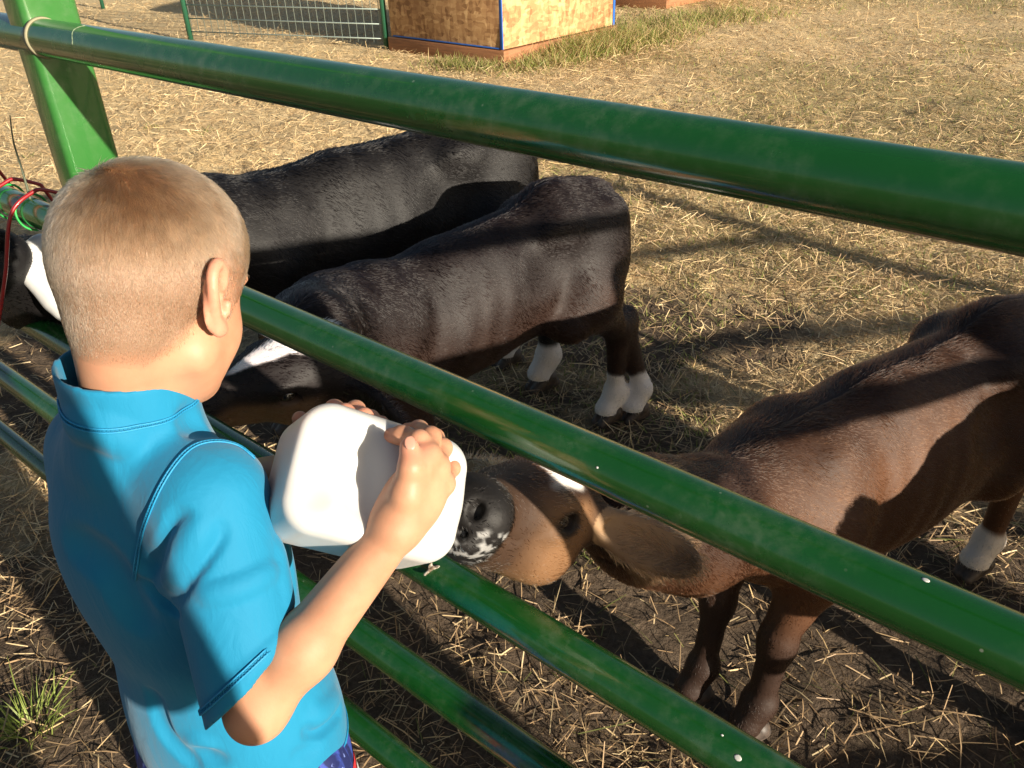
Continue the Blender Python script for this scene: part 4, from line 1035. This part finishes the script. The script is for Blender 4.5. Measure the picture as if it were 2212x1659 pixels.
def build_shorts():
    n = NT('printed_shorts'); c = n.coords(); a = n.noise(n.map(c, (60, 60, 14), (.4, .3, 0)), 1, 3, .6, .4); b = n.noise(n.map(c, (14, 60, 60), (.2, .5, .3)), 1, 3, .6, .4)
    col = n.mix(n.ramp(a.outputs[0], [(.46, (.006, .012, .085)), (.58, (.03, .06, .32))]).outputs[0], (.16, .22, .55), n.ramp(b.outputs[0], [(.6, (0, 0, 0)), (.66, (1, 1, 1))]).outputs[0])
    n.set(Base_Color=col, Roughness=.7)
    Q = np.stack([BF, BR, BU]); g = Grid(TC + A(-.22, -.22, .34), TC + A(.22, .22, .74), .005)
    g.ell(bd(.0, 0, .66), (.104, .134, .085), Q, k=.03)
    for y in (-1, 1): g.cone(bd(.0, y * .062, .62), bd(.012, y * .075, .36), .082, .082, k=.03)
    g.op(half(bd(0, 0, .40), (0, 0, -1), TC + A(-.25, -.25, .2), TC + A(.25, .25, .42)), .001, True); g.op(half(bd(0, 0, .70), (0, 0, 1), TC + A(-.25, -.25, .68), TC + A(.25, .25, .8)), .001, True)
    g.warp(lambda P: (.010 * (noise(P * np.array([1, 1, .4]), 22.0) - .5)).astype(np.float32))
    V, F = g.mesh(); o = link('shorts', mesh_from(V, F, 'shorts'), n.m, BOY)
    # red and pale panel on the front of the right leg
    p = NT('shorts_print'); pc = p.coords(); pn = p.noise(pc, 70, 3); p.l(p.ramp(pn.outputs[0], [(.4, (.62, .66, .72)), (.5, (.35, .16, .05)), (.6, (.55, .55, .56))]).outputs[0], p.p.inputs[0])
    red = simple('shorts_red', (.55, .03, .04), .6)
    bv = BVHTree.FromPolygons([tuple(v) for v in V], [tuple(f) for f in F])
    def patch(fr, rr, z, w, h, mat, off):
        rows = []
        for i in range(9):
            for j in range(9):
                q = bd(fr, rr, z) + BR * (i / 8 - .5) * w + A(0, 0, (j / 8 - .5) * h); d = -unit(BF + BR * .35); hh = bv.ray_cast(Vector(q - d * .3), Vector(d))
                rows.append(np.array(hh[0]) + np.array(hh[1]) * off if hh[0] is not None else q)
        i, j = np.meshgrid(np.arange(8), np.arange(8), indexing='ij'); f = np.stack([i * 9 + j, (i + 1) * 9 + j, (i + 1) * 9 + j + 1, i * 9 + j + 1], -1).reshape(-1, 4)
        return link('print_panel', mesh_from(np.array(rows), f, 'print_panel'), mat, o)
    patch(0, .075, .57, .10, .11, red, .0012); patch(0, .075, .565, .075, .085, p.m, .0022)
build_shorts()

# ------------------------------------------------------------------ the jug in his hands
def build_jug(name, label, b0, b1, roll, w=.061, L=None, dent=True, h=.0022):
    ax = unit(b1 - b0); L = L or np.linalg.norm(b1 - b0)
    Q = frame(ax, roll); c = b0 + ax * L / 2                        # Q rows: axis, side, face
    P = lambda a, s, f: b0 + ax * a + Q[1] * s + Q[2] * f
    g = Grid(c - L / 2 - .07, c + L / 2 + .10, h)
    g.op(rbox(P(L * .5, 0, 0), (L * .5, w, w), Q, .030), 0)
    g.cone(P(L - .05, 0, 0), P(L - .028, 0, 0), .050, .040, k=.020)
    if dent:
        g.ell(P(L * .36, -.006, w + .030), (.034, .060, .054), frame(ax + Q[1] * .35, Q[2]), k=.016, sub=True)
        g.ell(P(-.012, 0, w + .018), (.060, .075, .036), frame(ax * .92 - Q[2] * .38, Q[2] * .92 + ax * .38), k=.014, sub=True)
    v, f = g.mesh(); e = link(name, mesh_from(v, f, name), PLASTIC); tag(e, label, 'jug')
    gc = Grid(P(L + .012, 0, 0) - .05, P(L + .06, 0, 0) + .05, h)
    gc.cone(P(L - .03, 0, 0), P(L - .014, 0, 0), .0265, .0255, k=0); v, f = gc.mesh(); link('cap', mesh_from(v, f, 'cap'), PLASTIC, e)
    gn = Grid(P(L + .03, 0, 0) - .05, P(L + .09, 0, 0) + .03, h); gn.cone(P(L - .004, 0, 0), P(L + .008, 0, 0), .011, .008, k=0); v, f = gn.mesh(); link('rubber_nipple', mesh_from(v, f, 'rubber_nipple'), simple('pale_rubber', (.50, .40, .30), .4), e)
    return e
J0, J1 = at(606, 1006, .755), at(950, 1102, .825)
JUG = build_jug('milk_jug', 'white plastic milk jug held in the boy\'s hands, tipped towards the brown calf', J0, J1, -FW + UP * .42, L=.168)

# ------------------------------------------------------------------ bottle rack and second jug at the left
def build_rack():
    red = simple('red_coated_wire', (.26, .010, .014), .35, Coat_Weight=.4); grn = simple('green_twine', (.02, .32, .06), .5)
    z = RAIL_Z[1]; r0 = RR + .005
    g = tag(empty('bottle_rack', gate_pt(-1.75, z)), 'red wire bottle rack hooked over the second rail left of the boy\'s head', 'bottle rack')
    def rod(s, ext):
        pts = [gate_pt(s + .00, z + .020, .055), gate_pt(s, z + .038, .022), gate_pt(s, z + .040, .0), gate_pt(s, z + .012, -.045), gate_pt(s - .02, z - .09, -.080), gate_pt(s - .05, z - .19, -.115)]
        V, F = tube(spline(pts, 40), 0.0034, 10); link('wire_rod', mesh_from(V, F, 'wire_rod'), red, g)
        pts = [gate_pt(s + .00, z + .020, .055), gate_pt(s, z - .04, .075), gate_pt(s, z - .12, .10)]
        V, F = tube(spline(pts, 20), 0.0034, 10); link('wire_rod', mesh_from(V, F, 'wire_rod'), red, g)
    for s in (-1.545, -1.65, -1.85): rod(s, 0)
    for s in (-1.58, -1.675):
        t = np.linspace(-.4, 2 * math.pi - .2, 44)
        p = np.array([gate_pt(s + .0045 * k, z) + (GN * math.cos(k) + A(0, 0, math.sin(k))) * r0 for k in t]); V, F = tube(p, .0021, 8); link('twine', mesh_from(V, F, 'twine'), grn, g)
build_rack()
tw = spline([gate_pt(-1.565, RAIL_Z[1] + .02, .0), gate_pt(-1.568, RAIL_Z[1] + .07, .004), gate_pt(-1.575, RAIL_Z[1] + .12, .008), gate_pt(-1.568, RAIL_Z[1] + .165, .014)], 24)
V, F = tube(tw, np.linspace(.0026, .0008, 24), 8); tag(link('twig', mesh_from(V, F, 'twig'), simple('grey_green_stem', (.085, .10, .06), .6)), 'thin grey-green stem standing up from the rail by the twine', 'twig')
build_jug('milk_jug', 'white jug in the shade of the rail, left of the boy\'s head', at(58, 530, 1.60), at(165, 645, 1.62), -FW + RT * .25, w=.050, L=.17, dent=False, h=.004)

# ------------------------------------------------------------------ people outside the picture whose shadows fall into it
def build_adult(pos, az, h, label, shirt, trousers, arms, lean=0.0, hair=(.05, .03, .02)):
    f, r, _ = dirs(az); o3 = A(pos[0], pos[1], 0); Q = np.stack([f, r, A(0, 0, 1)]); s = h / 1.75
    b = lambda x, y, z: o3 + (f * (x + lean * max(z - .95, 0)) + r * y) * s + A(0, 0, z * s)
    g = Grid(o3 - A(.62, .62, 0), o3 + A(.62, .62, h + .06), .011)
    g.ell(b(0, 0, 1.625), (.098 * s, .075 * s, .115 * s), Q, k=.03); g.cone(b(.05, 0, 1.55), b(.075, 0, 1.53), .035, .028, k=.03); g.ell(b(.10, 0, 1.60), (.014, .012, .018), Q, k=.012)
    for y in (-1, 1): g.ell(b(0, y * .078, 1.61), (.018, .010, .03), Q, k=.006)
    g.cone(b(-.01, 0, 1.56), b(-.02, 0, 1.43), .055, .062, k=.04)
    g.ell(b(0, 0, 1.25), (.105, .165, .22), Q, k=.06); g.ell(b(0, 0, 1.0), (.105, .155, .16), Q, k=.06)
    for i, y in enumerate((-1, 1)):
        g.cone(b(-.01, y * .12, 1.41), b(-.01, y * .18, 1.40), .055, .052, k=.04); e, wv = arms[i]
        e = b(*e); wv = b(*wv); g.cone(b(-.01, y * .19, 1.39), e, .050, .040, k=.03); g.cone(e, wv, .040, .028, k=.02)
        d = unit(wv - e); side = unit(np.cross(d, A(0, 0, 1)))
        for k in range(4): q = wv + d * .055 + side * (.010 * (k - 1.5)); g.cone(wv, q, .020, .012, k=.012); g.cone(q, q + d * .045 + f * .02, .010, .008, k=.006)
        g.cone(wv + d * .02, wv + d * .05 - side * y * .035, .012, .009, k=.01)
        g.cone(b(0, y * .085, .92), b(.02, y * .095, .50), .085, .058, k=.04); g.cone(b(.02, y * .095, .5), b(-.01, y * .10, .10), .055, .04, k=.03); g.cone(b(-.04, y * .10, .05), b(.16, y * .12, .04), .045, .038, k=.03)
    V, F = g.mesh(); me = mesh_from(V, F, 'person')
    q = (V - o3) / s; x = q @ f; zz = q[:, 2]; yy = np.abs(q @ r); x = x - lean * np.maximum(zz - .95, 0)
    C = np.tile(np.array([.55, .34, .25]), (len(V), 1)); C[zz < .94] = trousers; C[zz < .085] = (.03, .03, .03)
    sh = (zz > .94) & (zz < 1.47); near_arm = np.zeros(len(V), bool)
    for i, y in enumerate((-1, 1)):
        e, wv = b(*arms[i][0]), b(*arms[i][1]); t = np.clip(((V - e) @ (wv - e)) / ((wv - e) @ (wv - e)), 0, 1.6); near_arm |= (np.linalg.norm(V - e - t[:, None] * (wv - e), axis=1) < .075) & (t > .12) & (zz > .9)
    C[sh & ~near_arm] = shirt; C[(zz > 1.645) | ((x < -.02) & (zz > 1.53))] = hair
    color_attr(me, 'tint', C); o = link('person', me, mat_tint('clothed_person', .8, .2)); tag(o, label, 'person'); return o
build_adult((.16, -.40), 5, 1.74, 'adult in a grey shirt taking the photograph, hands raised in front', (.25, .26, .28), (.05, .06, .10), [((.10, -.27, 1.18), (.27, -.09, 1.44)), ((.10, .27, 1.18), (.27, .09, 1.44))])
build_adult((2.32, .10), -20, 1.60, 'bystander in a dark red shirt leaning on the second fence panel', (.22, .03, .03), (.05, .05, .06), [((.22, -.24, 1.10), (.34, -.10, 1.28)), ((.22, .24, 1.10), (.34, .10, 1.28))], lean=.35)
build_adult((.98, -.10), -45, 1.04, 'unseen small child in a yellow top, added at the panel corner to shade the ground', (.55, .42, .06), (.06, .08, .2), [((.14, -.30, 1.22), (.30, -.30, 1.32)), ((.14, .30, 1.22), (.30, .30, 1.32))])  # child added out of view as a shadow caster for the ground by the gate

def build_scrap():
    p0 = gate_pt(0, RAIL_Z[2]); d = unit(at(928, 1232, 1) - CAM); q = CAM - p0; a = d - GD * (d @ GD); b = q - GD * (q @ GD)
    A2, B2, C2 = a @ a, 2 * a @ b, b @ b - (RR + .002) ** 2; p = CAM + d * ((-B2 - math.sqrt(max(B2 * B2 - 4 * A2 * C2, 0))) / (2 * A2))
    g = Grid(p - .014, p + .014, .0007); u = RT * .75 + UP * .66
    g.cone(p - u * .008, p + u * .005, .0018, .0024, k=.002); g.ell(p + u * .006 + RT * .003, (.006, .0028, .0009), frame(RT + UP * .3, -FW + UP), k=.0015); g.ell(p + u * .004 - RT * .002 + UP * .003, (.005, .0025, .0008), frame(RT * .4 + UP, -FW + RT * .3), k=.0015)
    v, f = g.mesh(); n = NT('dry_scrap'); ns = n.noise(n.coords(), 220, 3); n.l(n.ramp(ns.outputs[0], [(.4, (.12, .075, .045)), (.6, (.42, .38, .32))]).outputs[0], n.p.inputs[0])
    tag(link('leaf_scrap', mesh_from(v, f, 'leaf_scrap'), n.m), 'tiny dry scrap of leaf stuck on the third rail below the jug', 'scrap')
build_scrap()
